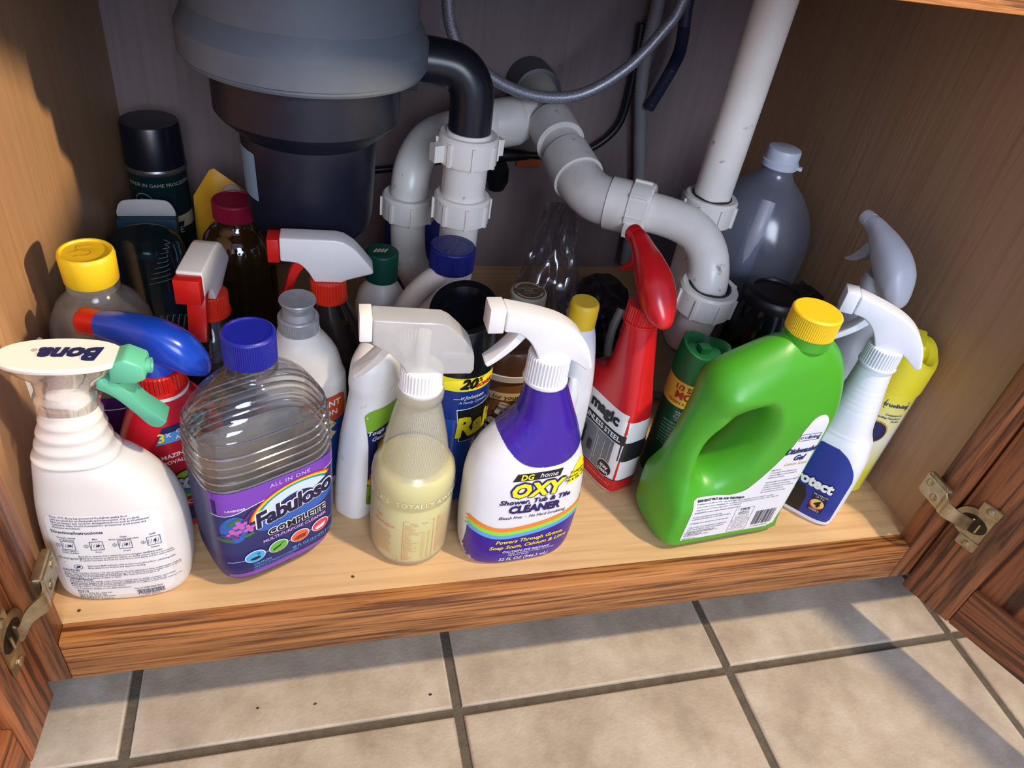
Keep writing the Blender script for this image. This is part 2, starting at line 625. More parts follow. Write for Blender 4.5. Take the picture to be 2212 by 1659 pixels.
FRONT = ((0, 0, 0), (1, 0, 0), (0, 0, 1), (0, -1, 0))
TOP = ((0, 0, 0), (1, 0, 0), (0, 1, 0), (0, 0, 1))
LEFT = ((0, 0, 0), (0, -1, 0), (0, 0, 1), (-1, 0, 0))
RIGHT = ((0, 0, 0), (0, 1, 0), (0, 0, 1), (1, 0, 0))
def decal(name, g, tree, mat, parent, off=0.0003, step=0.004, frame=FRONT, cyl=None):
    """g: 2D mesh (u,v) cast onto the surface. cyl = (cx, cy, r, angle0): wrap round a vertical axis"""
    bm = bmesh.new()
    vs = [bm.verts.new((p[0], p[1], p[2] if len(p) > 2 else 0.0)) for p in g[0]]
    for f in g[1]:
        if len(set(f)) < 3:
            continue
        try:
            bm.faces.new([vs[i] for i in f])
        except ValueError:
            pass
    big = [f for f in bm.faces if len(f.verts) > 4]
    if big:
        bmesh.ops.triangulate(bm, faces=big)
    if step:
        us = [v.co.x for v in bm.verts]
        ws = [v.co.y for v in bm.verts]
        for lo, hi, nv in ((min(us), max(us), Vector((1, 0, 0))), (min(ws), max(ws), Vector((0, 1, 0)))):
            if cyl and nv.y:
                st = step * 4
            else:
                st = step
            x = lo + st
            while x < hi:
                bmesh.ops.bisect_plane(bm, geom=bm.verts[:] + bm.edges[:] + bm.faces[:], plane_co=nv * x, plane_no=nv)
                x += st
    O, U, Vv, N = [Vector(q) for q in frame]
    dead = []
    for v in bm.verts:
        if cyl:
            cx, cy, r, a0 = cyl
            a = radians(a0) + v.co.x / r
            d = Vector((cos(a), sin(a), 0))
            org = Vector((cx, cy, v.co.y)) + d * 0.25
        else:
            d = N
            org = O + U * v.co.x + Vv * v.co.y + N * 0.25
        hit, nr, _, _ = tree.ray_cast(org, -d)
        if hit is None:
            dead.append(v)
            continue
        if nr.dot(d) < 0:
            nr = -nr
        v.co = hit + (nr * 0.6 + d * 0.6) * (off + v.co.z)
    if dead:
        bmesh.ops.delete(bm, geom=dead, context='VERTS')
    me = bpy.data.meshes.new(name)
    bm.to_mesh(me)
    bm.free()
    return fin(name, me, mat, parent, smooth=True, angle=60)
# ================================================================== THE SETTING
grout = pm('brown_grout', (98, 88, 72), 0.9, noise=0.25, nscale=90, bump=0.5, bscale=300)
TILE = tile_mat()
TX, TY, TP, GR = 0.1188, -0.0253, 0.312, 0.0095
floor = box('floor', -1.2, 2.2, -1.6, 0.75, -0.05, -0.0035, grout, bev=0)
floor['kind'] = 'structure'
hw = (TP - GR) / 2
bm = bmesh.new()
vs = [bm.verts.new((x, y, z)) for x in (-hw, hw) for y in (-hw, hw) for z in (-0.008, 0.0)]
for f in ((0, 1, 3, 2), (4, 6, 7, 5), (0, 4, 5, 1), (2, 3, 7, 6), (0, 2, 6, 4), (1, 5, 7, 3)):
    bm.faces.new([vs[i] for i in f])
bmesh.ops.bevel(bm, geom=[e for e in bm.edges if all(v.co.z > -0.001 for v in e.verts)], offset=0.003, segments=3, profile=0.6, affect='EDGES')
t0 = frombm('tile', bm, TILE, floor)
first = True
for j in range(-4, 3):
    for i in range(-4, 7):
        o = t0 if first else t0.copy()
        if not first:
            COL.objects.link(o)
        first = False
        o.location = (TX + (i - 0.5) * TP, TY + (j - 0.5) * TP, 0)

# ------------------------------------------------------------------ cabinet
cab = thing('sink_cabinet', 'open oak kitchen sink cabinet with maple interior and two hinged doors', 'cabinet', 0, 0, 0, z=0)
XL, XR, YB = 0.0951, 0.9219, 0.596
WL, WR = 0.083, 0.934
ZR = 0.1064
box('bottom_panel', WL, WR, 0.019, YB, ZT - 0.016, ZT, maple_x, cab, bev=0)
box('side_panel', WL - 0.014, WL, 0.019, YB + 0.01, ZR, 0.87, maple_z, cab, bev=0)
box('side_panel', WR, WR + 0.014, 0.019, YB + 0.01, ZR, 0.87, maple_z, cab, bev=0)
box('back_panel', WL, WR, YB, YB + 0.01, ZR, 0.87, maple_back, cab, bev=0)
box('bottom_rail', XL, XR, 0.0, 0.019, ZR, ZT + 0.0008, oak_x, cab, bev=0.0018)
box('frame_stile', XL - 0.045, XL, 0.0, 0.019, ZR, 0.87, oak_z, cab, bev=0.001)
box('frame_stile', XR, XR + 0.045, 0.0, 0.019, ZR, 0.87, oak_z, cab, bev=0.001)
box('top_rail', XL, XR, 0.0, 0.019, 0.675, 0.87, oak_x, cab, bev=0.0015)
box('face_panel', XR + 0.0455, 1.40, 0.0, 0.019, ZR, 0.87, oak_z, cab, bev=0.001)
box('face_panel', -0.40, XL - 0.0455, 0.0, 0.019, ZR, 0.87, oak_z, cab, bev=0.001)
box('toe_kick', -0.4, 1.4, 0.095, 0.11, 0.0, 0.142, pm('toe_kick_brown', (70, 48, 34), 0.7), cab, bev=0.001)
ct = box('countertop', -0.4, 1.4, -0.035, 0.64, 0.871, 0.905, pm('speckled_stone', (150, 136, 120), 0.3, noise=0.3, nscale=200), bev=0.004)
tag(ct, 'stone countertop above the open cabinet', 'countertop')

def cabinet_door(loc, rz, s):
    """s=+1: thickness grows towards local +y (inner face at y=0 looks to -y); s=-1 mirrored"""
    Z0, Z1, Wd, ST, TH = 0.092, 0.655, 0.405, 0.057, 0.020
    def bx(name, x0, x1, ya, yb, z0, z1, mat, par, bev=0.0022):
        return box(name, x0, x1, min(s * ya, s * yb), max(s * ya, s * yb), z0, z1, mat, par, bev=bev)
    d = bx('door', ST - 0.008, Wd - ST + 0.008, 0.007, 0.015, Z0 + ST - 0.008, Z1 - ST + 0.008, oak_panel, cab, 0.001)
    d.location = loc
    d.rotation_euler = (0, 0, radians(rz))
    bx('door_stile', 0, ST, 0, TH, Z0, Z1, oak_z, d)
    bx('door_stile', Wd - ST, Wd, 0, TH, Z0, Z1, oak_z, d)
    bx('door_rail', ST, Wd - ST, 0.0005, TH, Z0, Z0 + ST, oak_x2, d)
    bx('door_rail', ST, Wd - ST, 0.0005, TH, Z1 - ST, Z1, oak_x2, d)
    return d
oak_panel = wood('oak_panel_grain', 2, (150, 90, 54), (64, 34, 20), ring=6, fine=260, contrast=0.4, streak=0.95)
oak_x2 = wood('oak_rail_grain', 0, (144, 86, 50), (68, 38, 20), ring=12, fine=300, contrast=0.5, streak=0.7)
DR = ((0.9445, -0.003, 0), -67.4, 1)
DL = ((0.0795, -0.003, 0), -93.4, -1)
cabinet_door(*DR)
cabinet_door(*DL)

nickel = pm('tarnished_nickel', (178, 164, 132), 0.34, 0.95, noise=0.25, nscale=130)
nickel_d = pm('recess_shade', (92, 84, 70), 0.45, 0.9)
def screw(name, parent, c, nrm, r=0.0038):
    N = Vector(nrm).normalized()
    q = N.to_track_quat('Z', 'Y').to_matrix().to_4x4()
    q.translation = Vector(c)
    bm = bmesh.new()
    v, f = lathe_g([(r, 0), (r, 0.0008), (r * 0.7, 0.0016), (r * 0.25, 0.0018)], 18)
    # cross recess
    vv = [bm.verts.new(q @ Vector(p)) for p in v]
    for k in f:
        bm.faces.new([vv[i] for i in k])
    o = frombm(name, bm, nickel, parent)
    return o
def hinge(door, mirror):
    dl, rz, s = door
    D = Matrix.Translation(dl) @ Matrix.Rotation(radians(rz), 4, 'Z')
    nrm = (D.to_3x3() @ Vector((0, -s, 0))).normalized()
    zc = 0.219 if not mirror else 0.208
    # cup plate on the door
    v, f = [], []
    pts = []
    for k in range(13):
        a = radians(90 + 180 * k / 12)
        pts.append((0.020 + 0.0185 * cos(a), 0.0185 * sin(a)))
    out = [(0.036, 0.0185), (0.020, 0.0185)] + pts[1:-1] + [(0.020, -0.0185), (0.036, -0.0185)]
    out = [(x - 0.003, z) for x, z in out]
    bm = bmesh.new()
    a = [bm.verts.new(D @ Vector((x, -s * 0.0005, zc + z))) for x, z in out]
    b = [bm.verts.new(D @ Vector((x, -s * 0.0022, zc + z))) for x, z in out]
    bm.faces.new(a)
    bm.faces.new(b[::-1])
    for i in range(len(out)):
        k = (i + 1) % len(out)
        bm.faces.new((a[i], b[i], b[k], a[k]))
    plate = frombm('hinge', bm, nickel, cab)
    # wings
    for sg in (1, -1):
        wb = []
        bm = bmesh.new()
        for x in (0.014, 0.034):
            for y in (-0.0005, -0.0032):
                for z in (0.0165, 0.0305):
                    wb.append(bm.verts.new(D @ Vector((x, s * y, zc + sg * z))))
        for q in ((0, 1, 3, 2), (4, 6, 7, 5), (0, 4, 5, 1), (2, 3, 7, 6), (0, 2, 6, 4), (1, 5, 7, 3)):
            bm.faces.new([wb[i] for i in q])
        bmesh.ops.bevel(bm, geom=list(bm.edges), offset=0.0009, segments=2, affect='EDGES')
        frombm('wing', bm, nickel, plate)
        screw('screw', plate, D @ Vector((0.024, -s * 0.0034, zc + sg * 0.0245)), nrm)
    # cup recess: flat oval with the shade put into its colour, plus pin
    bm = bmesh.new()
    ring = []
    for k in range(24):
        a2 = 2 * pi * k / 24
        ring.append(bm.verts.new(D @ Vector((0.018 + 0.0140 * cos(a2), -s * 0.0026, zc + 0.0105 * sin(a2)))))
    bm.faces.new(ring)
    bmesh.ops.solidify(bm, geom=bm.faces[:], thickness=0.0006)
    frombm('hinge_cup', bm, nickel_d, plate)
    v, f = tube_g([D @ Vector((0.024, -s * 0.0045, zc - 0.006)), D @ Vector((0.024, -s * 0.0045, zc + 0.006))], 0.0012, 10)
    mk('pin', v, f, nickel, plate)
    # frame plate on the stile edge
    mx = (lambda p: Vector((XL + XR - p[0], p[1], p[2] - 0.006))) if mirror else (lambda p: Vector(p))
    bm = bmesh.new()
    c8 = [bm.verts.new(mx((x, y, z))) for x in (0.9125, 0.9215) for y in (-0.004, 0.028) for z in (0.224, 0.252)]
    for q in ((0, 1, 3, 2), (4, 6, 7, 5), (0, 4, 5, 1), (2, 3, 7, 6), (0, 2, 6, 4), (1, 5, 7, 3)):
        bm.faces.new([c8[i] for i in q])
    bmesh.ops.bevel(bm, geom=list(bm.edges), offset=0.0025, segments=3, affect='EDGES')
    frombm('frame_plate', bm, nickel, plate)
    side = (1, 0, 0) if mirror else (-1, 0, 0)
    screw('screw', plate, mx((0.9127, 0.019, 0.243)), side, 0.0042)
    screw('screw', plate, mx((0.9127, 0.007, 0.233)), side, 0.0042)
    # arm ribbon
    e = D @ Vector((0.017, -s * 0.004, zc))
    path = smooth_path([mx((0.914, 0.002, 0.238)), mx((0.9115, -0.009, 0.235)), mx((0.922, -0.018, 0.230)), e + nrm * 0.004, e], 6)
    bm = bmesh.new()
    prev = None
    for i, p in enumerate(path):
        hz = 0.0115 - 0.0035 * min(1, i / 12)
        r1 = [bm.verts.new(p + Vector((0, 0, hz))), bm.verts.new(p - Vector((0, 0, hz)))]
        if prev:
            bm.faces.new((prev[0], prev[1], r1[1], r1[0]))
        prev = r1
    bmesh.ops.recalc_face_normals(bm, faces=bm.faces)
    bmesh.ops.solidify(bm, geom=bm.faces[:], thickness=0.0018)
    frombm('hinge_arm', bm, nickel, plate)
hinge(DR, False)
hinge(DL, True)

# ------------------------------------------------------------------ sink above
steel = pm('brushed_steel', (150, 152, 158), 0.35, 0.9)
snk = thing('kitchen_sink', 'stainless double bowl sink hanging under the countertop', 'sink', 0.5, 0.32, 0, z=0.716)
for x0, x1 in ((-0.36, -0.02), (0.02, 0.38)):
    bm = bmesh.new()
    q = [bm.verts.new((x, y, z)) for z in (0.0, 0.155) for x, y in ((x0, -0.2), (x1, -0.2), (x1, 0.2), (x0, 0.2))]
    bm.faces.new(q[:4])
    for i in range(4):
        bm.faces.new((q[i], q[(i + 1) % 4], q[4 + (i + 1) % 4], q[4 + i]))
    bmesh.ops.bevel(bm, geom=[e for e in bm.edges if e.calc_face_angle(0) > 0.5], offset=0.03, segments=4, affect='EDGES')
    bmesh.ops.solidify(bm, geom=bm.faces[:], thickness=0.0015)
    frombm('bowl', bm, steel, snk)

# ------------------------------------------------------------------ garbage disposal
gd = thing('garbage_disposal', 'large grey and black garbage disposal hanging with black discharge elbow', 'disposal', 0.304, 0.33, 0)
g_up = pm('disposal_grey', (92, 101, 112), 0.5, 0.0, noise=0.05)
g_bk = pm('disposal_black', (18, 23, 40), 0.42, noise=0.15)
lathe('upper_housing', [(0.03, 0.54), (0.07, 0.53), (0.094, 0.515), (0.0985, 0.50), (0.0985, 0.410), (0.1075, 0.393), (0.1075, 0.372), (0.1045, 0.3705), (0.1055, 0.369), (0.104, 0.3665), (0.09, 0.3665)], g_up, gd, n=96, angle=18)
lathe('motor_housing', [(0.084, 0.369), (0.0840, 0.323), (0.081, 0.319), (0.0635, 0.303), (0.0605, 0.225), (0.058, 0.212), (0.052, 0.205), (0.0, 0.203)], g_bk, gd, n=96, angle=18)
tube('mount_neck', [(0, 0, 0.535), (0, 0, 0.5555)], 0.045, steel, gd, n=32, smoothp=False)
tube('discharge_elbow', [(0.085, 0.0, 0.374), (0.115, -0.003, 0.374), (0.135, -0.006, 0.371), (0.147, -0.009, 0.360), (0.1515, -0.011, 0.343), (0.152, -0.012, 0.300)], 0.0212, pm('black_rubber_pipe', (20, 23, 32), 0.3), gd, n=32, k=6)
box('clip', 0.083, 0.095, -0.035, -0.015, 0.356, 0.369, g_bk, gd, bev=0.001)
lb = bvh([o for o in gd.children if o.name.startswith('motor_housing')][0])
decal('rating_label', RECT(-0.02, 0.245, 0.02, 0.292, 0.002), lb, pm('pale_blue_label', (120, 150, 176), 0.5), gd, cyl=(0, 0, 0.061, 200), step=0.004)

# ------------------------------------------------------------------ white drain pipes
pvc = pm('white_pvc', (232, 227, 218), 0.3, spec=0.5, noise=0.06, nscale=30, dirt=0.7)
pvc2 = pm('greyed_pvc', (208, 203, 196), 0.45, noise=0.1, nscale=40, dirt=0.6)
stub_g = pm('grey_wall_stub', (84, 84, 92), 0.5)
dp = thing('drain_pipes', 'white plastic sink drain with two traps joined at a tee into the back panel', 'pipe', 0.56, 0.4, 0)
base = Vector((0.56, 0.4, ZT))
def W(x, y, h):
    return Vector((x, y, ZT + h)) - base
def frame_to(c, axis):
    q = Vector(axis).normalized().to_track_quat('Z', 'Y').to_matrix().to_4x4()
    q.translation = Vector(c)
    return q
def hub(name, c, axis, prof, mat, n=40):
    q = frame_to(c, axis)
    v, f = lathe_g(prof, n)
    return mk(name, [q @ Vector(p) for p in v], f, mat, dp, angle=35)
def slip_nut(c, axis, r=0.0285, h=0.026, tabs=2, mat=None, ri=0.022):
    """threaded slip-joint nut with lugs"""
    q = frame_to(c, axis)
    mat = mat or pvc
    bm = bmesh.new()
    v, f = lathe_g([(ri, h * 0.52), (r * 0.93, h * 0.54), (r, h * 0.44), (r, -h * 0.5), (r * 0.97, -h * 0.52), (ri, -h * 0.5)], 40)
    vv = [bm.verts.new(q @ Vector(p)) for p in v]
    for k in f[:-2]:
        bm.faces.new([vv[i] for i in k])
    def bxx(a, w2, r0, r1, z0, z1):
        ca, sa = cos(a), sin(a)
        c8 = []
        for rr in (r0, r1):
            for t in (-w2, w2):
                for z in (z0, z1):
                    c8.append(bm.verts.new(q @ Vector((rr * ca - t * sa, rr * sa + t * ca, z))))
        for k in ((0, 1, 3, 2), (4, 6, 7, 5), (0, 4, 5, 1), (2, 3, 7, 6), (0, 2, 6, 4), (1, 5, 7, 3)):
            bm.faces.new([c8[i] for i in k])
    for k in range(8):
        bxx(2 * pi * k / 8, 0.0016, r * 0.95, r + 0.0022, -h * 0.5, h * 0.36)
    for k in range(tabs):
        bxx(0.35 + 2 * pi * k / tabs, 0.0055, r * 0.95, r + 0.0095, -h * 0.42, h * 0.22)
    return frombm('slip_nut', bm, mat, dp, angle=35)
# left run: tailpiece below the disposal elbow, trap, return bend, arm to the tee
ax, ay = 0.456, 0.318
tube('tailpiece', [W(ax, ay, 0.315), W(ax, ay, 0.225)], 0.0225, pvc, dp, n=36, smoothp=False)
slip_nut(W(ax, ay, 0.298), (0, 0, 1), r=0.0305, tabs=2)
slip_nut(W(ax, ay, 0.234), (0, 0, 1), r=0.0295, tabs=0)
tube('trap_bend', [W(ax, ay, 0.225), W(ax - 0.001, ay + 0.001, 0.15), W(ax - 0.004, ay + 0.010, 0.125), W(0.437, 0.356, 0.103), W(0.419, 0.393, 0.120), W(0.414, 0.403, 0.150), W(0.413, 0.405, 0.19)], 0.0205, pvc, dp, n=32, k=6)
slip_nut(W(0.413, 0.405, 0.192), (0, 0, 1), r=0.0305, tabs=0)
tube('return_bend', [W(0.413, 0.405, 0.195), W(0.4135, 0.407, 0.215), W(0.419, 0.42, 0.236), W(0.436, 0.445, 0.252), W(0.462, 0.466, 0.258), W(0.50, 0.474, 0.262)], 0.0215, pvc, dp, n=32, k=6)
axd = Vector((0.08, 0.0, 0.018)).normalized()
hub('arm_nut', W(0.505, 0.474, 0.263), axd, [(0.022, -0.016), (0.029, -0.014), (0.031, -0.008), (0.031, 0.010), (0.029, 0.016), (0.022, 0.018)], pvc2)
hub('tee_socket', W(0.535, 0.473, 0.27), axd, [(0.02, -0.016), (0.0285, -0.015), (0.0285, 0.012), (0.026, 0.018), (0.02, 0.03)], pvc2)
tube('tee_body', [W(0.53, 0.473, 0.269), W(0.56, 0.476, 0.276), W(0.578, 0.49, 0.281), W(0.588, 0.53, 0.284), W(0.592, 0.594, 0.283)], 0.0255, pvc2, dp, n=32, k=5)
hub('wall_stub', W(0.592, 0.565, 0.283), (0.0, 1, 0), [(0.024, -0.02), (0.031, -0.018), (0.0325, 0.0), (0.0325, 0.030)], stub_g)
# right branch of the tee, coupling, elbow, nut, trap arm
tube('branch', [W(0.583, 0.50, 0.282), W(0.584, 0.455, 0.280), W(0.587, 0.405, 0.268), W(0.592, 0.365, 0.257)], 0.0235, pvc2, dp, n=32, k=5)
hub('branch_socket', W(0.5845, 0.432, 0.275), (0.03, -0.5, -0.10), [(0.023, -0.022), (0.0275, -0.02), (0.0285, 0.016), (0.0285, 0.022), (0.0238, 0.0222)], pvc2)
hub('coupling', W(0.591, 0.374, 0.259), (0.06, -0.5, -0.12), [(0.0236, -0.022), (0.028, -0.021), (0.029, 0.018), (0.029, 0.022), (0.024, 0.0222)], pvc2)
tube('elbow_fitting', [W(0.592, 0.365, 0.257), W(0.596, 0.342, 0.251), W(0.606, 0.322, 0.247), W(0.624, 0.309, 0.246)], 0.0262, pvc2, dp, n=32, k=6)
axa = Vector((0.06, -0.038, 0.002)).normalized()
hub('adapter', W(0.628, 0.3065, 0.246), axa, [(0.02, -0.012), (0.0285, -0.012), (0.0285, 0.012), (0.02, 0.013)], pvc)
slip_nut(W(0.647, 0.2945, 0.247), axa, r=0.0305, h=0.022, tabs=2)
tube('trap_arm', [W(0.640, 0.299, 0.2465), W(0.672, 0.278, 0.2475), W(0.694, 0.259, 0.244), W(0.706, 0.240, 0.232), W(0.709, 0.223, 0.212), W(0.709, 0.214, 0.182)], 0.0212, pvc, dp, n=36, k=7)
slip_nut(W(0.709, 0.214, 0.188), (0, -0.08, 1), r=0.0315, h=0.027, tabs=1)
tube('trap_bend', [W(0.709, 0.214, 0.185), W(0.709, 0.217, 0.150), W(0.713, 0.235, 0.124), W(0.722, 0.262, 0.118), W(0.729, 0.287, 0.136), W(0.731, 0.297, 0.168), W(0.731, 0.299, 0.245)], 0.0212, pvc, dp, n=32, k=6)
slip_nut(W(0.731, 0.299, 0.250), (0, 0, 1), r=0.0300, h=0.027, tabs=2)
tube('standpipe', [W(0.731, 0.299, 0.24), W(0.733, 0.302, 0.5555)], 0.0205, pvc, dp, n=36, smoothp=False)
grime = pm('black_grime', (52, 44, 36), 0.9, noise=0.4, nscale=300)
def collar_ring(c, axis, r, w):
    q = frame_to(c, axis)
    v, f = tube_g([q @ Vector((r * cos(2 * pi * k / 40), r * sin(2 * pi * k / 40), 0.0006 * sin(7 * k))) for k in range(41)], w, 8)
    mk('grime_ring', v, f, grime, dp)
collar_ring(W(0.731, 0.299, 0.2645), (0, 0, 1), 0.0212, 0.0012)
collar_ring(W(0.709, 0.213, 0.2025), (0, -0.08, 1), 0.0219, 0.0012)

# ------------------------------------------------------------------ hoses and cable
def braid_mat():
    mt, nt, b = new_mat('braided_steel')
    tc = nt.nodes.new('ShaderNodeTexCoord')
    ck = nt.nodes.new('ShaderNodeTexNoise')
    ck.inputs['Scale'].default_value = 700
    nt.links.new(tc.outputs['Object'], ck.inputs['Vector'])
    r = nt.nodes.new('ShaderNodeValToRGB')
    r.color_ramp.elements[0].position, r.color_ramp.elements[0].color = 0.38, (*srgb((116, 118, 126)), 1)
    r.color_ramp.elements[1].position, r.color_ramp.elements[1].color = 0.62, (*srgb((164, 166, 174)), 1)
    nt.links.new(ck.outputs['Fac'], r.inputs['Fac'])
    nt.links.new(r.outputs['Color'], b.inputs['Base Color'])
    b.inputs['Metallic'].default_value = 0.5
    b.inputs['Roughness'].default_value = 0.4
    return mt
HP = [(0.445, 0.53), (0.446, 0.42), (0.461, 0.361), (0.503, 0.328), (0.555, 0.311), (0.611, 0.315), (0.661, 0.347), (0.696, 0.391), (0.712, 0.428), (0.72, 0.53)]
hs = tube('braided_hose', [(0.2987 + (x - 0.2987) * 0.982, 0.435, ZT + 0.5728 + (h - 0.5728) * 0.982) for x, h in HP], 0.0066, braid_mat(), None, n=16, k=10)
tag(hs, 'braided steel supply hose hanging in a loop before the back panel', 'hose')
def corrugated(name, path, r, mat, label):
    p = smooth_path(path, 40)
    rr = [r * (1.0 if (i // 1) % 2 else 0.86) for i in range(len(p))]
    v, f = tube_g(p, rr, 14)
    o = mk(name, v, f, mat, None, angle=80)
    return tag(o, label, 'hose')
corrugated('corrugated_hose', [(0.737, 0.575, ZT + 0.53), (0.740, 0.575, ZT + 0.40), (0.742, 0.575, ZT + 0.31), (0.762, 0.575, ZT + 0.22), (0.780, 0.575, ZT + 0.14), (0.79, 0.575, ZT + 0.02)], 0.0095, pm('grey_hose', (142, 140, 142), 0.5), 'pale grey corrugated hose running down the back panel')
corrugated('corrugated_hose', [(0.772, 0.545, ZT + 0.53), (0.765, 0.545, ZT + 0.42), (0.772, 0.545, ZT + 0.36), (0.770, 0.548, ZT + 0.33), (0.756, 0.56, ZT + 0.27)], 0.0085, pm('dark_blue_hose', (44, 50, 74), 0.4), 'dark corrugated hose hanging behind the braided hose')
cb = thing('power_cable', 'black cable with plug running low along the back panel', 'cable', 0.55, 0.57, 0)
bl = pm('black_rubber', (18, 18, 22), 0.45)
def WC(x, y, h):
    return (x - 0.55, y - 0.57, h)
tube('cord', [WC(0.30, 0.585, 0.15), WC(0.40, 0.58, 0.158), WC(0.50, 0.575, 0.180), WC(0.59, 0.575, 0.189), WC(0.64, 0.577, 0.19), WC(0.69, 0.58, 0.20), WC(0.727, 0.582, 0.235), WC(0.733, 0.583, 0.29), WC(0.728, 0.583, 0.37)], 0.0048, bl, cb, n=12, k=8)
tube('plug_body', [WC(0.545, 0.574, 0.186), WC(0.56, 0.574, 0.188), WC(0.575, 0.574, 0.189), WC(0.60, 0.574, 0.19)], [0.007, 0.0095, 0.0085, 0.006], bl, cb, n=16)
vk = lathe('valve_knob', [(0.0, 0.150), (0.012, 0.151), (0.0175, 0.165), (0.0165, 0.180), (0.009, 0.192), (0.0, 0.194)], pm('black_knob', (16, 16, 22), 0.12), None, n=10, angle=20, loc=(0.552, 0.548, ZT))
tag(vk, 'small shiny black knob hanging beside the left drain pipe', 'knob')
ot = box('orange_tag', 0.59, 0.625, 0.589, 0.5945, ZT + 0.166, ZT + 0.18, pm('orange_paint', (186, 84, 44), 0.6), bev=0.001)
tag(ot, 'small orange tag on the back panel below the tee', 'tag')
# ================================================================== BOTTLES: shared pieces
white = pm('white_plastic', (232, 231, 228), 0.32)
white2 = pm('cream_plastic', (232, 228, 219), 0.38)
offw = pm('grey_white_plastic', (206, 206, 208), 0.4)
red = pm('red_plastic', (206, 30, 24), 0.3)
redor = pm('orange_red_plastic', (218, 48, 24), 0.35)
navy = pm('navy_ink', (26, 34, 84), 0.45)
black = pm('black_ink', (20, 20, 24), 0.45)
whiteink = pm('white_ink', (240, 240, 238), 0.45)
yelink = pm('yellow_ink', (250, 232, 40), 0.45)
yelcap = pm('yellow_plastic', (246, 206, 36), 0.4)

def cap(parent, r, z0, z1, mat, cx=0, cy=0, ribs=True, n=288, name='cap', recess=0.0):
    h = z1 - z0
    b = min(0.0018, h * 0.2)
    pr = [(r * 0.9, z0), (r, z0 + 0.0004, ribs), (r, z1 - b * 1.6, ribs), (r, z1 - b), (r - b * 0.4, z1 - b * 0.35), (r - b, z1)]
    if recess:
        pr += [(r * 0.86, z1), (r * 0.84, z1 - recess), (r * 0.3, z1 - recess), (0.0001, z1 - recess)]
    return lathe(name, pr, mat, parent, n=n, cx=cx, cy=cy, rib=0.025, angle=30)

def collar(parent, r, z0, z1, mat, cx=0, n=152, name='collar'):
    return lathe(name, [(r * 1.04, z0), (r * 1.06, z0 + 0.0012), (r * 1.05, z0 + 0.003), (r, z0 + 0.0035, True), (r * 0.985, z1 - 0.001, True), (r * 0.9, z1)], mat, parent, n=n, cx=cx, rib=0.05, angle=25)

def Mh(cx, z0, rot=0, s=1.0, pitch=0):
    return Matrix.Translation((cx, 0, z0)) @ Matrix.Rotation(radians(rot), 4, 'Z') @ Matrix.Rotation(radians(pitch), 4, 'Y') @ Matrix.Scale(s, 4)

HEAD_A = curve2([(-0.044, 0.0465), (-0.030, 0.0435), (-0.014, 0.0395), (0.004, 0.033), (0.019, 0.0225), (0.029, 0.008), (0.0355, -0.010)], 4) + [(0.0335, -0.0125)] + curve2([(0.030, -0.012), (0.020, -0.0045), (0.0125, 0.0)], 3) + [(-0.0125, 0.0)] + curve2([(-0.0150, 0.006), (-0.022, 0.017), (-0.032, 0.025), (-0.044, 0.027)], 4)
HEAD_B = [(-0.040, 0.050), (0.012, 0.047)] + curve2([(0.018, 0.044), (0.030, 0.032), (0.038, 0.020), (0.040, 0.003)], 4) + [(0.038, -0.001), (0.0125, -0.001), (0.011, -0.003), (-0.0125, -0.003)] + curve2([(-0.016, 0.006), (-0.026, 0.018), (-0.040, 0.028)], 4)
HEAD_C = [(-0.042, 0.0445), (0.006, 0.0445)] + curve2([(0.014, 0.043), (0.024, 0.036), (0.034, 0.024), (0.0415, 0.014)], 4) + curve2([(0.0415, 0.0105), (0.030, 0.007), (0.018, 0.003), (0.0125, 0.0)], 3) + [(-0.0125, 0.0)] + curve2([(-0.017, 0.009), (-0.026, 0.019), (-0.042, 0.021)], 4)

def trigger_head(parent, z0, poly, body, noz, lev, cx=0, rot=0, s=1.0, hw=0.0095, nz=None, lever=None, bev=0.0028, pitch=0):
    M = Mh(cx, z0, rot, s, pitch)
    x1 = min(p[0] for p in poly)
    zt = max(p[1] for p in poly if p[0] < x1 + 0.001)
    zb = min(p[1] for p in poly if p[0] < x1 + 0.001)
    h = prism('spray_head', poly, -hw, hw, body, parent, bev=bev, seg=3, M=M)
    nz = nz or (0.013, zb - 0.001, zt + 0.001)
    prism('nozzle', [(x1 - nz[0], nz[1]), (x1 - nz[0], nz[2]), (x1 - 0.0005, nz[2]), (x1 - 0.0005, nz[1])], -hw * 0.98, hw * 0.98, noz, parent, bev=0.001, M=M)
    lever = lever or ([(-0.028, 0.024), (-0.036, 0.012), (-0.046, 0.001), (-0.054, -0.006)], 0.0045)
    pts, wd = lever
    c = curve2(pts, 5)
    up, dn = [], []
    for i, p in enumerate(c):
        a = Vector(c[max(i - 1, 0)])
        b = Vector(c[min(i + 1, len(c) - 1)])
        t = (b - a).normalized()
        nn = Vector((-t.y, t.x)) * wd * (1 - 0.5 * i / len(c))
        up.append((p[0] + nn.x, p[1] + nn.y))
        dn.append((p[0] - nn.x * 0.7, p[1] - nn.y * 0.7))
    prism('trigger', up + dn[::-1], -hw * 0.74, hw * 0.74, lev, parent, bev=0.0009, M=M)
    return h

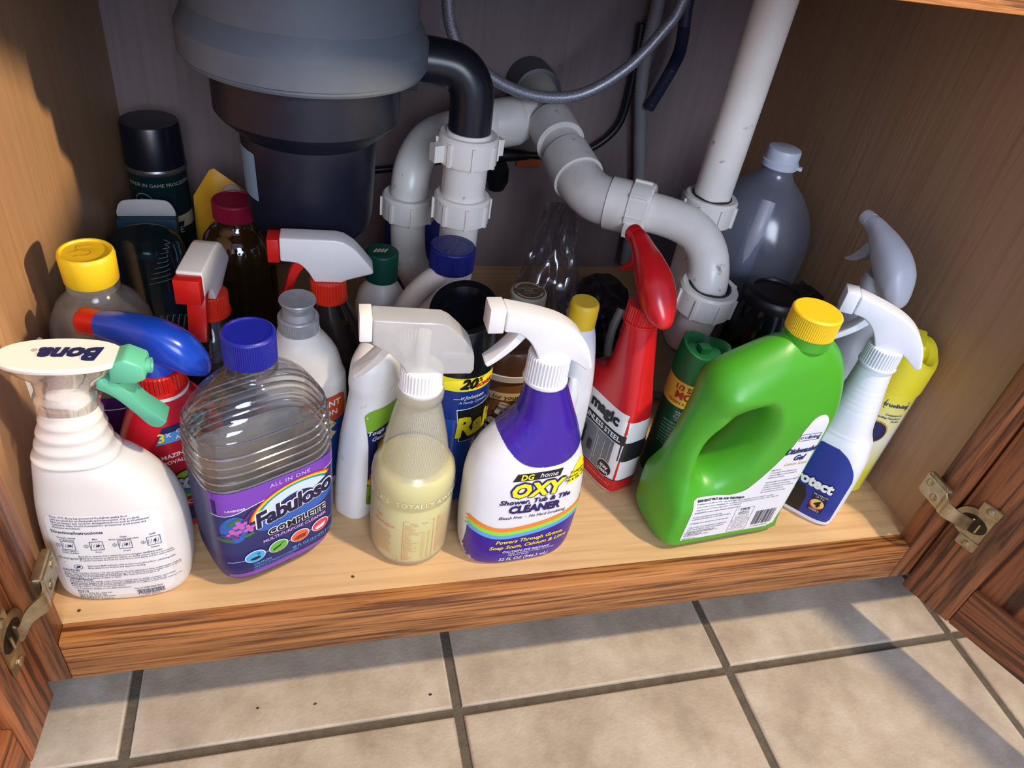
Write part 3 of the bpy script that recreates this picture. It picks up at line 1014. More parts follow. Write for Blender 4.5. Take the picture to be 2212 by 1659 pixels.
# ================================================================== 1 floor-cleaner spray bottle (white, left front)
b = thing('spray_bottle', 'white floor cleaner spray bottle with oval-topped clear head and teal trigger', 'spray bottle', 0.140, 0.064, -2)
def bona_rib(z, t):
    if 0.150 < z < 0.196:
        return 1 + 0.075 * max(0, sin(2 * pi * (z - 0.150) / 0.0115)) * (0.5 + 0.5 * abs(sin(t)))
    return 1
bona = loft('bottle_body', [(0, -0.047, 0.044, 0.024, 2.9), (0.003, -0.050, 0.048, 0.0275, 2.9), (0.012, -0.052, 0.051, 0.029, 3.0), (0.05, -0.053, 0.055, 0.030, 3.0), (0.08, -0.052, 0.0545, 0.030, 2.9), (0.105, -0.050, 0.050, 0.0285, 2.8), (0.125, -0.047, 0.041, 0.026, 2.6), (0.140, -0.0445, 0.029, 0.024, 2.5), (0.148, -0.043, 0.019, 0.0225, 2.4), (0.156, -0.040, 0.0145, 0.021, 2.3), (0.175, -0.034, 0.0115, 0.019, 2.2), (0.195, -0.0275, 0.0105, 0.0175, 2.1), (0.201, -0.026, 0.010, 0.017, 2.1)], white2, b, n=96, sub=8, mod=bona_rib)
tb = bvh(bona)
lab = decal('back_label', MERGE(RECT(-0.0405, 0.010, 0.041, 0.109, 0.010)), tb, pm('matte_label', (240, 238, 232), 0.45), b, off=0.0002)
tx = []
P1 = ['Since 1919, Bona has pioneered the highest quality floor', 'care products for professionals and homeowners. Our products', 'have protected and cared for distinguished floors such as Westminster', 'Cathedral, Nike World Headquarters, professional sport arenas and', 'museums worldwide.']
tx.append(MICRO(P1, 0.0023, -0.034, 0.0895, 0.0022, bold=0.01))
tx.append(T('Directions/Instrucciones', 0.0036, -0.036, 0.0765, 'LEFT', bold=0.02))
for i, (nm, ln) in enumerate((('Vacuum, sweep\nor dust mop', 'Aspire, barra o\nlimpie el polvo'), ('Mist', 'Rocie'), ('Clean\nRinse cleaning pad often', 'Limpie'), ('Refill', 'Rellene'))):
    x = -0.0265 + i * 0.0195
    y = 0.0640
    tx += [FRAME(x - 0.0045, y - 0.004, x + 0.0045, y + 0.004, 0.0004), T(nm, 0.0021, x, y + 0.0066, bold=0.01), T(ln, 0.0019, x, y - 0.0062, bold=0.01),
           T(str(i + 1), 0.0024, x - 0.0072, y), ARCBAND(x - 0.0072, y, 0.0013, 0.0016, 0, 360, 14)]
    rnd = random.Random(i)
    for k in range(5):
        tx.append(LINE([(x - 0.004 + 0.0016 * k, y - 0.003 + rnd.random() * 0.002), (x - 0.003 + 0.0016 * k, y + 0.001 + rnd.random() * 0.002)], 0.0003))
    tx.append(ELL(x + 0.001, y, 0.0016, 0.0008, 10, 30 * i))
tx.append(MICRO(['Bona floor cleaners have passed the more stringent GREENGUARD', 'Children & Schools program for indoor air quality criteria and are non-toxic', 'to ensure you have the best for your floors, your family and the environment.'], 0.0021, -0.022, 0.0535, 0.0021, bold=0.01))
tx.append(LINE([(-0.034, 0.0465), (0.038, 0.0465)], 0.0003))
tx.append(MICRO(['Visit www.MyBonaHome.com to learn more about floor refinishing with', 'Bona waterborne finishes and dust free sanding.'], 0.0021, -0.018, 0.0435, 0.0022, bold=0.01))
tx += [ARCBAND(-0.0245, 0.0425, 0.0028, 0.0032, 0, 360, 18, 0.75), ELL(-0.0245, 0.0425, 0.0018, 0.0009, 12, 20)]
tx.append(T('CAUTION', 0.0027, -0.037, 0.0385, 'LEFT', bold=0.02))
tx.append(MICRO(['Stone, Tile & Laminate Cleaner is for use on ceramic tile with sealed grout lines, sealed marble, sealed', 'granite, other sealed stone, laminate and vinyl flooring. Use of this product on unsealed stone or grout', 'may stain. KEEP OUT OF REACH OF CHILDREN. May cause stomach irritation. If', 'swallowed, drink 1 or 2 glasses of water to dilute.'], 0.0020, -0.037, 0.0360, 0.0019, bold=0.01))
tx.append(T('ADVERTENCIA', 0.0025, -0.034, 0.0285, 'LEFT', bold=0.02))
tx.append(MICRO(['El limpiador de piedra, azulejo y piso laminado se puede usar en azulejo ceramico con lechada', 'sellada, marmol, granito y otros tipos de piedra sellada, pisos laminados y de vinilo. El', 'MANTENGASE FUERA DEL ALCANCE DE LOS NINOS. Si lo ingiere, podria causar irritacion de', 'estomago; beba 1 o 2 vasos de agua para diluirlo.'], 0.0020, -0.035, 0.0262, 0.0019, bold=0.01))
tx.append(T('List of ingredients available on www.MyBonaHome.com', 0.0018, -0.033, 0.0180, 'LEFT', bold=0.01))
tx.append(T('Bona US', 0.0024, -0.032, 0.0150, 'LEFT', bold=0.02))
tx.append(MICRO(['2550 S. Parker Rd., Suite 600', 'Aurora, CO 80014 USA', '(877) BuyBona (877-289-2662)', 'MyBonaHome.com'], 0.0021, -0.032, 0.0128, 0.0021, bold=0.01))
tx.append(MERGE(T('Item # WM700057009', 0.0022, 0.020, 0.0155, bold=0.01), BARCODE(0.011, 0.0085, 0.031, 0.0138, 4), T('7   37025 00027   1', 0.0024, 0.0205, 0.0072), T('Rev 06/11  LBL #41301', 0.0017, 0.0205, 0.0052)))
decal('lettering', XF(MERGE(*tx), sy=1.2, sx=1.04, dy=-0.001), tb, navy, lab, off=0.0005, step=0)
decal('green_mark', MERGE(T('Greenguard', 0.0036, -0.0385, 0.0605, 'LEFT', bold=0.02)), tb, pm('sage_ink', (120, 150, 120), 0.5), lab, off=0.0005, step=0)
decal('batch_print', T('13309912 50802', 0.0040, -0.0215, 0.0045, space=1.1, sx=0.9), tb, pm('grey_ink', (80, 78, 78), 0.6), b, off=0.0004, step=0)
clear = thin('clear_plastic', (248, 248, 248), veil=0.22, veilcol=(235, 232, 226), gloss=0.08)
lathe('neck_insert', [(0.0155, 0.199), (0.0155, 0.212), (0.010, 0.214), (0.0085, 0.232)], white, b, n=32, cx=-0.008)
loft('clear_shroud', [(0.199, -0.0285, 0.0125, 0.0190, 2.6), (0.208, -0.0285, 0.0135, 0.0190, 2.6), (0.213, -0.026, 0.013, 0.0165, 2.6), (0.222, -0.027, 0.018, 0.0145, 2.6), (0.230, -0.038, 0.028, 0.0155, 2.4), (0.2365, -0.043, 0.032, 0.0175, 2.3)], clear, b, n=48, caps=False)
bplate = loft('top_plate', [(0.2362, -0.044, 0.034, 0.0180, 2.25), (0.239, -0.0445, 0.0345, 0.0185, 2.25), (0.2405, -0.0435, 0.0335, 0.0175, 2.25)], white2, b, n=64)
tpl = bvh(bplate)
decal('lettering', MERGE(XF(T('Bona', 0.0195, 0, 0, shear=0.25, bold=0.05, sx=0.98), rot=180, dx=0.002, dy=0.0), XF(T('R', 0.002), rot=180, dx=-0.0215, dy=0.004), ARCBAND(-0.0215, 0.004, 0.0013, 0.0016, 0, 360, 12)), tpl, navy, bplate, off=0.0003, step=0, frame=TOP)
teal = pm('teal_plastic', (92, 178, 144), 0.4)
Mb = Matrix.Identity(4)
prism('nozzle', [(0.024, 0.222), (0.026, 0.239), (0.036, 0.2425), (0.0475, 0.236), (0.0475, 0.225), (0.040, 0.2215)], -0.0105, 0.0105, teal, b, bev=0.0018)
lathe('nozzle_tip', [(0.0055, 0.0), (0.0055, 0.003), (0.0035, 0.003), (0.003, 0.001)], teal, b, n=20, loc=(0.0475, 0, 0.2305), rot=(0, radians(90), 0))
prism('trigger', curve2([(0.016, 0.226), (0.026, 0.222), (0.034, 0.212), (0.041, 0.200), (0.050, 0.190)], 5) + curve2([(0.055, 0.184), (0.050, 0.179), (0.043, 0.181), (0.035, 0.193), (0.024, 0.208), (0.014, 0.216)], 5), -0.0085, 0.0085, teal, b, bev=0.0015)

# ================================================================== 2 lavender multi-purpose cleaner, clear bottle
b = thing('cleaner_bottle', 'clear bottle with dark blue cap and purple rainbow label, half empty', 'bottle', 0.2545, 0.081, 26)
shell = thin('clear_pet', (252, 252, 252), veil=0.03, veilcol=(225, 225, 220), gloss=0.07, rough=0.03)
def fab_rib(z, t):
    k = 1.0
    if 0.128 < z < 0.168:
        k += 0.020 * sin(2 * pi * (z + 0.004 * math.tanh(4 * cos(t - 0.3))) / 0.0105)
    if 0.172 < z < 0.20:
        k += 0.013 * sin(2 * pi * (z + 0.006 * abs(cos(t))) / 0.0075)
    return k
FS = [(0, -0.040, 0.040, 0.024, 3.0), (0.004, -0.045, 0.045, 0.030, 3.2), (0.015, -0.0505, 0.0505, 0.0345, 3.6), (0.03, -0.0535, 0.0535, 0.0365, 4.0), (0.08, -0.0545, 0.0545, 0.037, 4.2), (0.128, -0.0545, 0.0545, 0.037, 4.0), (0.150, -0.0545, 0.0545, 0.0365, 3.6), (0.168, -0.054, 0.054, 0.0355, 3.2), (0.182, -0.049, 0.049, 0.033, 2.8), (0.195, -0.040, 0.040, 0.029, 2.4), (0.205, -0.028, 0.028, 0.0225, 2.1), (0.209, -0.019, 0.019, 0.018, 2.0), (0.213, -0.0168, 0.0168, 0.0168, 2.0), (0.226, -0.0165, 0.0165, 0.0165, 2.0)]
fab = loft('bottle_body', FS, shell, b, n=96, sub=10, mod=fab_rib, angle=60)
zs_ = [q[0] for q in FS]
ridge_m = thin('clear_ridge', (236, 236, 234), veil=0.12, veilcol=(235, 235, 230), gloss=0.35, rough=0.05)
for z0 in (0.1315, 0.1395, 0.1475, 0.1555, 0.1640, 0.1735):
    pts = []
    for q in range(97):
        t = 2 * pi * q / 96
        z = z0 + 0.0042 * math.tanh(5 * sin(t + 0.9)) * (1 if z0 < 0.17 else 0.3)
        xl, xr, d_, e_ = [pchip(zs_, [r[i] for r in FS], z) for i in range(1, 5)]
        pts.append((xr * 1.006 * math.copysign(abs(cos(t)) ** (2 / e_), cos(t)), d_ * 1.006 * math.copysign(abs(sin(t)) ** (2 / e_), sin(t)), z))
    v, f = tube_g(pts, 0.0009, 8, caps=False)
    mk('ridge', v, f, ridge_m, b)
lathe('neck_ring', [(0.0165, 0.2125), (0.0198, 0.2132), (0.0198, 0.2150), (0.0165, 0.2158)], shell, b, n=40, caps=False)
cap(b, 0.0196, 0.2205, 0.2455, pm('royal_blue_plastic', (22, 30, 140), 0.4), recess=0.0012)
liq = pm('grey_liquid', (92, 92, 96), 0.1)
mt = thin('smoky_liquid', (190, 190, 192), veil=0.15, veilcol=(140, 140, 142), gloss=0.05)
loft('liquid', [(0.003, -0.042, 0.042, 0.027, 3.1), (0.015, -0.049, 0.049, 0.033, 3.6), (0.03, -0.052, 0.052, 0.035, 4.0), (0.052, -0.0525, 0.0525, 0.0355, 4.1)], mt, b, n=48)
# wrap-around label, printed outside, plain inside
lm, nt, bs = new_mat('wrap_label')
geo = nt.nodes.new('ShaderNodeNewGeometry')
mx = nt.nodes.new('ShaderNodeMix'); mx.data_type = 'RGBA'
mx.inputs[6].default_value = (*srgb((28, 40, 110)), 1)
mx.inputs[7].default_value = (*srgb((226, 224, 220)), 1)
nt.links.new(geo.outputs['Backfacing'], mx.inputs[0])
nt.links.new(mx.outputs[2], bs.inputs['Base Color'])
bs.inputs['Roughness'].default_value = 0.3
tlb = nt.nodes.new('ShaderNodeBsdfTranslucent'); tlb.inputs['Color'].default_value = (*srgb((214, 212, 206)), 1)
mxs = nt.nodes.new('ShaderNodeMixShader'); mxs.inputs[0].default_value = 0.22
nt.links.new(bs.outputs[0], mxs.inputs[1]); nt.links.new(tlb.outputs[0], mxs.inputs[2]); nt.links.new(mxs.outputs[0], nt.nodes['Material Output'].inputs['Surface'])
LS = [(z, xl - 0.0005, xr + 0.0005, d + 0.0005, e) for z, xl, xr, d, e in FS if 0.015 <= z <= 0.128]
lab = loft('wrap_label', LS, lm, b, n=96, sub=6, caps=False)
tl = bvh(lab)
purple = pm('violet_print', (124, 66, 178), 0.35)
decal('purple_band', POLY([(-0.053, 0.126), (0.053, 0.126), (0.053, 0.1135), (0.02, 0.1115), (-0.02, 0.107), (-0.042, 0.1015), (-0.053, 0.102)]), tl, purple, lab, off=0.0003)
decal('purple_band', RECT(-0.050, 0.0165, 0.050, 0.0235), tl, purple, lab, off=0.0003)
decal('white_line', MERGE(LINE(curve2([(-0.053, 0.1015), (-0.042, 0.101), (-0.02, 0.1065), (0.02, 0.111), (0.053, 0.113)], 5), 0.0008), LINE([(-0.048, 0.0415), (-0.033, 0.0415)], 0.0004), LINE([(0.034, 0.0465), (0.053, 0.0475)], 0.0004), LINE([(-0.033, 0.042), (0.033, 0.046)], 0.0004)), tl, whiteink, lab, off=0.0005)
decal('blue_glow', MERGE(ELL(-0.040, 0.083, 0.010, 0.016, 24), ELL(0.012, 0.082, 0.036, 0.013, 30, 8)), tl, pm('mid_blue_print', (44, 96, 176), 0.35), lab, off=0.0005)
for k, (rc, r0, r1) in enumerate((((206, 40, 40), 0.0395, 0.0413), ((246, 170, 30), 0.0378, 0.0396), ((250, 232, 60), 0.0362, 0.0379), ((70, 170, 80), 0.0346, 0.0363), ((50, 120, 210), 0.0330, 0.0347))):
    decal('rainbow', XF(ARCBAND(0, 0, r0, r1, 30, 172, 22, 0.62), rot=9, dx=0.012, dy=0.0905), tl, pm('rainbow_%d' % k, rc, 0.35), lab, off=0.0007)
decal('white_arch', XF(ARCBAND(0, 0, 0.018, 0.0331, 25, 172, 22, 0.64), rot=9, dx=0.012, dy=0.0905), tl, pm('glow_print', (206, 226, 240), 0.35), lab, off=0.0006)
lg = lambda bo, sz: T('Fabuloso', sz, 0.010, 0.0905, shear=0.18, bold=bo, sx=0.86, rot=9, space=0.95, res=3)
decal('logo_outline', lg(0.085, 0.0240), tl, whiteink, lab, off=0.0009)
decal('logo', lg(0.04, 0.0240), tl, pm('logo_navy', (14, 20, 66), 0.35), lab, off=0.0013)
decal('lettering', T('COMPLETE', 0.0108, 0.012, 0.0675, bold=0.10, sx=1.0, rot=2, res=2), tl, whiteink, lab, off=0.0009)
decal('lettering', T('COMPLETE', 0.0108, 0.012, 0.0675, bold=0.03, sx=1.0, rot=2, res=2), tl, black, lab, off=0.0012)
decal('lettering', MERGE(T('MULTI-PURPOSE CLEANER', 0.0050, 0.010, 0.0585, bold=0.015, rot=1), T('ALL IN ONE', 0.0058, 0.008, 0.1205, bold=0.02, space=1.15)), tl, pm('lilac_ink', (206, 168, 226), 0.4), lab, off=0.0009)
decal('lettering', T('LAVENDER', 0.0030, -0.038, 0.1065, bold=0.02, rot=-4), tl, whiteink, lab, off=0.0009)
decal('lettering', MERGE(T('48 FL OZ (1.5 QT) 1.41 L', 0.0050, 0.027, 0.0325, sx=0.8, bold=0.015), T('CAUTION:', 0.0042, -0.029, 0.0325, 'LEFT', sx=0.8, bold=0.02), T('KEEP OUT OF REACH OF CHILDREN.', 0.0029, -0.029, 0.0288, 'LEFT', sx=0.85, bold=0.01), T('See back panel for other precautions.', 0.0024, -0.029, 0.0258, 'LEFT')), tl, pm('sky_ink', (76, 164, 232), 0.4), lab, off=0.0007, step=0)
for k, (cc, dx) in enumerate((((66, 172, 222), -0.027), ((98, 178, 66), -0.0065), ((226, 98, 60), 0.0135), ((226, 60, 80), 0.0335))):
    y0 = 0.0435 + 0.001 * k
    decal('badge', ELL(dx, y0, 0.0088, 0.0074, 24), tl, whiteink, lab, off=0.0008)
    bd = decal('badge', ELL(dx, y0, 0.0080, 0.0066, 24), tl, pm('badge_%d' % k, cc, 0.35), lab, off=0.0011)
    if k == 0:
        ic = MERGE(ELL(dx, y0 - 0.002, 0.0045, 0.0017, 16), LINE([(dx + 0.002, y0), (dx + 0.004, y0 + 0.003), (dx + 0.001, y0 + 0.004)], 0.0007))
    elif k == 1:
        ic = MERGE(LINE([(dx - 0.005, y0 - 0.002), (dx + 0.002, y0 + 0.001)], 0.0016), LINE([(dx, y0), (dx + 0.005, y0 + 0.004)], 0.0007))
    elif k == 2:
        ic = MERGE(*[LINE([(dx - 0.006 + 0.003 * q, y0 - 0.003), (dx - 0.003 + 0.003 * q, y0 + 0.001)], 0.0005) for q in range(4)], *[LINE([(dx - 0.005 + 0.001 * q, y0 - 0.003 + 0.0013 * q), (dx + 0.005, y0 - 0.003 + 0.0013 * q)], 0.0005) for q in range(4)])
    else:
        ic = MERGE(POLY([(dx - 0.006, y0 - 0.001), (dx + 0.005, y0 + 0.0015), (dx + 0.003, y0 - 0.003), (dx - 0.004, y0 - 0.004)]))
    decal('badge_icon', ic, tl, black if k != 3 else whiteink, lab, off=0.0013, step=0)
fl = []
rnd = random.Random(5)
for cx, cy, rr in ((-0.036, 0.088, 0.0055), (-0.041, 0.079, 0.006), (-0.029, 0.0815, 0.005)):
    for k in range(4):
        fl.append(ELL(cx + rr * 0.55 * cos(k * 1.57 + 0.4), cy + rr * 0.55 * sin(k * 1.57 + 0.4), rr * 0.55, rr * 0.38, 12, 90 * k + 20))
decal('flowers', MERGE(*fl), tl, pm('orchid_print', (196, 96, 180), 0.4), lab, off=0.0008)
sp = []
for k in range(14):
    t = k / 13
    sp.append(ELL(-0.050 + 0.012 * t + 0.001 * (k % 2), 0.076 + 0.002 * sin(k), 0.0016, 0.001, 8))
    sp.append(ELL(-0.034 + 0.009 * t, 0.091 + 0.010 * t, 0.0014, 0.001, 8))
decal('lavender_sprigs', MERGE(*sp), tl, pm('sprig_print', (88, 50, 120), 0.4), lab, off=0.0009, step=0)
decal('leaves', MERGE(ELL(-0.040, 0.093, 0.006, 0.0022, 14, 35), ELL(-0.047, 0.0715, 0.006, 0.002, 14, -20), ELL(-0.030, 0.0735, 0.005, 0.002, 14, 10)), tl, pm('leaf_print', (54, 112, 64), 0.4), lab, off=0.0007)

# ================================================================== 3 all-purpose cleaner, frosted round spray bottle
b = thing('spray_bottle', 'frosted round spray bottle holding pale yellow liquid, clear trigger head', 'spray bottle', 0.3835, 0.076, -2)
frost = thin('frosted_plastic', (250, 249, 244), veil=0.42, veilcol=(250, 248, 240), gloss=0.04, rough=0.25)
LP = [(0.030, 0.0), (0.034, 0.0012), (0.0362, 0.006), (0.0372, 0.012), (0.0372, 0.074), (0.0362, 0.076), (0.0362, 0.078), (0.0374, 0.080), (0.0374, 0.096), (0.0362, 0.104), (0.033, 0.110), (0.0305, 0.1125), (0.0295, 0.115), (0.0265, 0.135), (0.022, 0.157), (0.0178, 0.176), (0.0172, 0.180), (0.0195, 0.183), (0.0198, 0.189), (0.0185, 0.193)]
lab_ = lathe('bottle_body', LP, frost, b, n=64, angle=50)
yl = pm('pale_yellow_liquid', (238, 228, 112), 0.3)
lathe('liquid', [(0.029, 0.0012), (0.0352, 0.007), (0.0360, 0.012), (0.0360, 0.073), (0.0352, 0.077), (0.0360, 0.081), (0.0360, 0.096), (0.0350, 0.103), (0.0318, 0.1085), (0.0, 0.1087)], yl, b, n=48)
lz = bvh(lab_)
# cross-hatched grip: raised diagonal ribs on the cone
hx = []
for k in range(72):
    a0 = 2 * pi * k / 72
    for sg in (1, -1):
        pts = [(0.02 * (a0 + sg * 0.045 * q), 0.116 + 0.0105 * q * 0.55) for q in range(11)]
        hx.append(LINE(pts, 0.00035))
decal('grip_texture', MERGE(*hx), lz, thin('frost_rib', (252, 250, 246), veil=0.35, veilcol=(250, 248, 240), gloss=0.05, rough=0.2), b, off=0.0005, step=0, cyl=(0, 0, 0.02, -90))
decal('embossed_lettering', MERGE(T("LA'S", 0.0072, -0.029, 0.0868, space=1.15), T('TOTALLY', 0.0072, 0.0015, 0.0868, space=1.15), T('AWESOME', 0.0072, 0.040, 0.0868, space=1.15)), lz, pm('frost_emboss', (242, 238, 208), 0.35), b, off=0.0007, step=0, cyl=(0, 0, 0.0374, -95))
rows = ['Dilution Chart', 'Carpets', 'Upholstery', 'Concrete', 'Cooking Utensils', 'Counter Tops', 'Grease', 'Grills', 'Laundry', 'Motors', 'Painted Surfaces', 'Pet Stains', 'Plastics', 'Range Hoods', 'Showers', 'Tile & Grout', 'Tires', 'Tools', 'Vinyl', 'Windows', 'Wood']
tt = [FRAME(-0.006, 0.013, 0.022, 0.0655, 0.0004), T('Water       Ratio', 0.0024, 0.008, 0.0632)]
for i, s in enumerate(rows):
    tt.append(T(s, 0.0022, -0.005, 0.0605 - 0.0023 * i, 'LEFT', res=1))
    if i > 3:
        tt.append(T('10:1', 0.0020, 0.0125, 0.0605 - 0.0023 * i, res=1))
        tt.append(T('4:1', 0.0020, 0.0175, 0.0605 - 0.0023 * i, res=1))
tt.append(FRAME(0.026, 0.018, 0.044, 0.0665, 0.0004))
for i in range(19):
    tt.append(T(rows[(i * 7) % 20] + ' cleaner', 0.0022, 0.027, 0.0635 - 0.0023 * i, 'LEFT', res=1))
tt.append(MICRO(['Clean', 'Multi Purpose'], 0.0065, -0.036, 0.064, 0.0085, shear=0.2, sx=0.6))
for i in range(13):
    tt.append(T(['Use full strength on', 'spots and spills then', 'wipe clean with damp', 'cloth. Rinse surfaces', 'with water after use.'][i % 5], 0.0022, -0.036, 0.047 - 0.0023 * i, 'LEFT', res=1))
tt += [FRAME(-0.036, 0.0095, -0.010, 0.0155, 0.0003)]
decal('lettering', MERGE(*tt), lz, pm('rust_ink', (206, 104, 62), 0.5), b, off=0.0004, step=0, cyl=(0, 0, 0.0372, -97))
collar(b, 0.0175, 0.191, 0.213, pm('frosted_collar', (244, 242, 234), 0.4))
milk = thin('milky_head_plastic', (250, 250, 246), veil=0.60, veilcol=(254, 253, 249), gloss=0.06, rough=0.12)
trigger_head(b, 0.2125, HEAD_B, milk, pm('milky_nozzle', (244, 242, 234), 0.4), milk, hw=0.0105, nz=(0.010, 0.030, 0.0515), bev=0.0022)
tube('pump_core', [(0, 0, 0.212), (0, 0, 0.245)], 0.0055, pm('milky_core', (240, 238, 230), 0.4), b, n=16, smoothp=False)
tube('pump_spring', [(0.002 - 0.022 * k / 40, 0.0042 * cos(k * 1.25), 0.2415 + 0.0042 * sin(k * 1.25)) for k in range(41)], 0.0007, pm('milky_core2', (214, 212, 204), 0.4), b, n=6, smoothp=False)

# ================================================================== 4 shower, tub and tile cleaner (white and purple)
b = thing('spray_bottle', 'white and purple shower cleaner spray bottle with rainbow stripes, white trigger head', 'spray bottle', 0.484, 0.063, 4)
oxy = loft('bottle_body', [(0, -0.048, 0.048, 0.025, 3.0), (0.004, -0.052, 0.052, 0.029, 3.0), (0.02, -0.055, 0.055, 0.031, 3.0), (0.06, -0.057, 0.0565, 0.032, 2.9), (0.095, -0.057, 0.0545, 0.0315, 2.8), (0.115, -0.055, 0.051, 0.0305, 2.7), (0.132, -0.0495, 0.046, 0.0285, 2.6), (0.148, -0.0385, 0.041, 0.026, 2.5), (0.162, -0.026, 0.036, 0.0235, 2.4), (0.175, -0.0185, 0.0305, 0.021, 2.2), (0.19, -0.0165, 0.0245, 0.0185, 2.1), (0.203, -0.0165, 0.019, 0.0168, 2.0), (0.208, -0.0175, 0.0185, 0.0175, 2.0)], white, b, n=80, sub=7)
to = bvh(oxy)
pur = pm('deep_violet_sleeve', (58, 24, 148), 0.28, coat=0.3, bump=0.25, bscale=160)
# purple shrink sleeve round the neck, dipping to a curve on the front
def sleeve():
    v, f = loft_g([(0.100, -0.0567, 0.0542, 0.0317, 2.75), (0.115, -0.0553, 0.0513, 0.0308, 2.7), (0.132, -0.0498, 0.0463, 0.0288, 2.6), (0.148, -0.0388, 0.0413, 0.0263, 2.5), (0.162, -0.0263, 0.0363, 0.0238, 2.4), (0.175, -0.0188, 0.0308, 0.0213, 2.2), (0.19, -0.0168, 0.0248, 0.0188, 2.1), (0.204, -0.0167, 0.0192, 0.0170, 2.0)], 300, 40, None, False)
    keep = []
    for q in f:
        c = sum((Vector(v[i]) for i in q), Vector()) / len(q)
        lim = 0.1295 + 0.0225 * max(0, (abs(c.x - 0.008) / 0.041)) ** 2.6
        if c.z > lim and c.x > -0.043:
            keep.append(q)
    return v, keep
v, f = sleeve()
mk('shrink_sleeve', v, f, pur, b, angle=60)
bands = []
lab = decal('label_band', POLY([(-0.0545, 0.003)] + [(0.0545, 0.003)] + curve2([(0.0545, 0.060), (0.03, 0.052), (0.0, 0.0445), (-0.03, 0.0425), (-0.0545, 0.052)], 6)), to, pm('violet_print_label', (54, 24, 142), 0.3), b, off=0.0003)
for k, cc in enumerate(((92, 170, 232), (150, 224, 70), (246, 138, 46))):
    dy = 0.0050 * k
    top = curve2([(-0.0550, 0.052 + dy * 1.05), (-0.03, 0.0425 + dy), (0.0, 0.0445 + dy), (0.03, 0.052 + dy), (0.0550, 0.060 + dy)], 6)
    decal('stripe', MERGE(LINE([(p[0], p[1] + 0.0026) for p in top], 0.0051)), to, pm('stripe_%d' % k, cc, 0.35), lab, off=0.0005)
dg = lambda gx, gy, sc, r: (gx, gy)
decal('sign', POLY([(-0.024, 0.1165), (0.020, 0.1175), (0.0225, 0.1255), (-0.0200, 0.1245)]), to, black, b, off=0.0004)
decal('lettering', T('DG', 0.0080, -0.0115, 0.1208, bold=0.03, shear=0.15), to, yelink, b, off=0.0007)
decal('lettering', T('home', 0.0075, 0.0085, 0.1215, shear=0.3), to, whiteink, b, off=0.0007)
decal('lettering', T('OXY', 0.0215, -0.001, 0.1050, shear=0.18, bold=0.125, space=1.05, rot=1), to, pm('violet_ink', (40, 22, 96), 0.4), b, off=0.0004)
decal('lettering', T('OXY', 0.0215, -0.001, 0.1050, shear=0.18, bold=0.05, space=1.05, rot=1), to, yelink, b, off=0.0008)
decal('lettering', MERGE(T('Shower, Tub & Tile', 0.0076, 0.001, 0.0915, shear=0.2, bold=0.03, sx=1.12, rot=1), T('CLEANER', 0.0125, 0.001, 0.0815, bold=0.055, sx=0.92, shear=0.08), T('Bleach Free  -  No Hard Scrubbing', 0.0048, 0.001, 0.0715, shear=0.25, bold=0.012, sx=0.95, rot=1)), to, pm('violet_ink2', (40, 24, 92), 0.4), b, off=0.0005)
decal('lettering', MERGE(T('Powers Through Grime,', 0.0068, 0.004, 0.0385, shear=0.25, bold=0.02, rot=3), T('Soap Scum, Calcium & Lime', 0.0068, 0.004, 0.0305, shear=0.25, bold=0.02, rot=3)), to, yelink, lab, off=0.0007)
decal('lettering', MERGE(T('CAUTION: EYE IRRITANT.', 0.0042, 0.003, 0.0220, shear=0.1, bold=0.02), MICRO(['READ CAREFULLY OTHER CAUTIONS', 'ON BACK PANEL'], 0.0028, -0.015, 0.0186, 0.0028), T('32 FL OZ (946.3 mL)', 0.0066, 0.002, 0.0100, shear=0.12, bold=0.015, sx=0.88)), to, whiteink, lab, off=0.0007)
decal('sticker', POLY([(0.029, 0.104), (0.049, 0.107)] + curve2([(0.050, 0.115), (0.046, 0.124), (0.041, 0.127), (0.036, 0.123), (0.030, 0.112)], 4)), to, yelink, b, off=0.0006)
decal('lettering', MICRO(['"Compare To', 'Kaboom" Shower,', 'Tub & Tile Cleaner'], 0.0038, 0.0405, 0.1165, 0.0040, 'CENTER', shear=0.2, bold=0.02), to, black, b, off=0.0009, step=0)
collar(b, 0.0178, 0.2055, 0.2325, white)
trigger_head(b, 0.232, HEAD_A, white, white, white, rot=-4)
# ================================================================== 5 dishwasher gel, green jug with handle
b = thing('detergent_bottle', 'bright green dishwasher gel bottle with see-through handle and yellow cap', 'bottle', 0.7065, 0.0705, 5)
OUT = curve2([(-0.062, 0.0), (-0.076, 0.006), (-0.0825, 0.022), (-0.0835, 0.055), (-0.081, 0.095), (-0.0765, 0.135), (-0.0715, 0.165), (-0.067, 0.190), (-0.058, 0.207), (-0.040, 0.2195), (-0.020, 0.2300), (-0.004, 0.2375), (0.004, 0.2395)], 5) + curve2([(0.021, 0.2405), (0.038, 0.2395), (0.048, 0.234), (0.066, 0.218), (0.076, 0.195), (0.0805, 0.165), (0.0795, 0.12), (0.076, 0.07), (0.073, 0.03), (0.070, 0.010), (0.060, 0.0)], 5) + [(0.03, 0.0), (0.0, 0.0), (-0.03, 0.0)]
NS = 96
hc, ha, hb, hr = Vector((-0.0325, 0.131)), 0.0205, 0.045, -22
def hole(a):
    x, y = ha * cos(a), hb * sin(a)
    c, s = cos(radians(hr)), sin(radians(hr))
    return Vector((hc.x + x * c - y * s, hc.y + x * s + y * c))
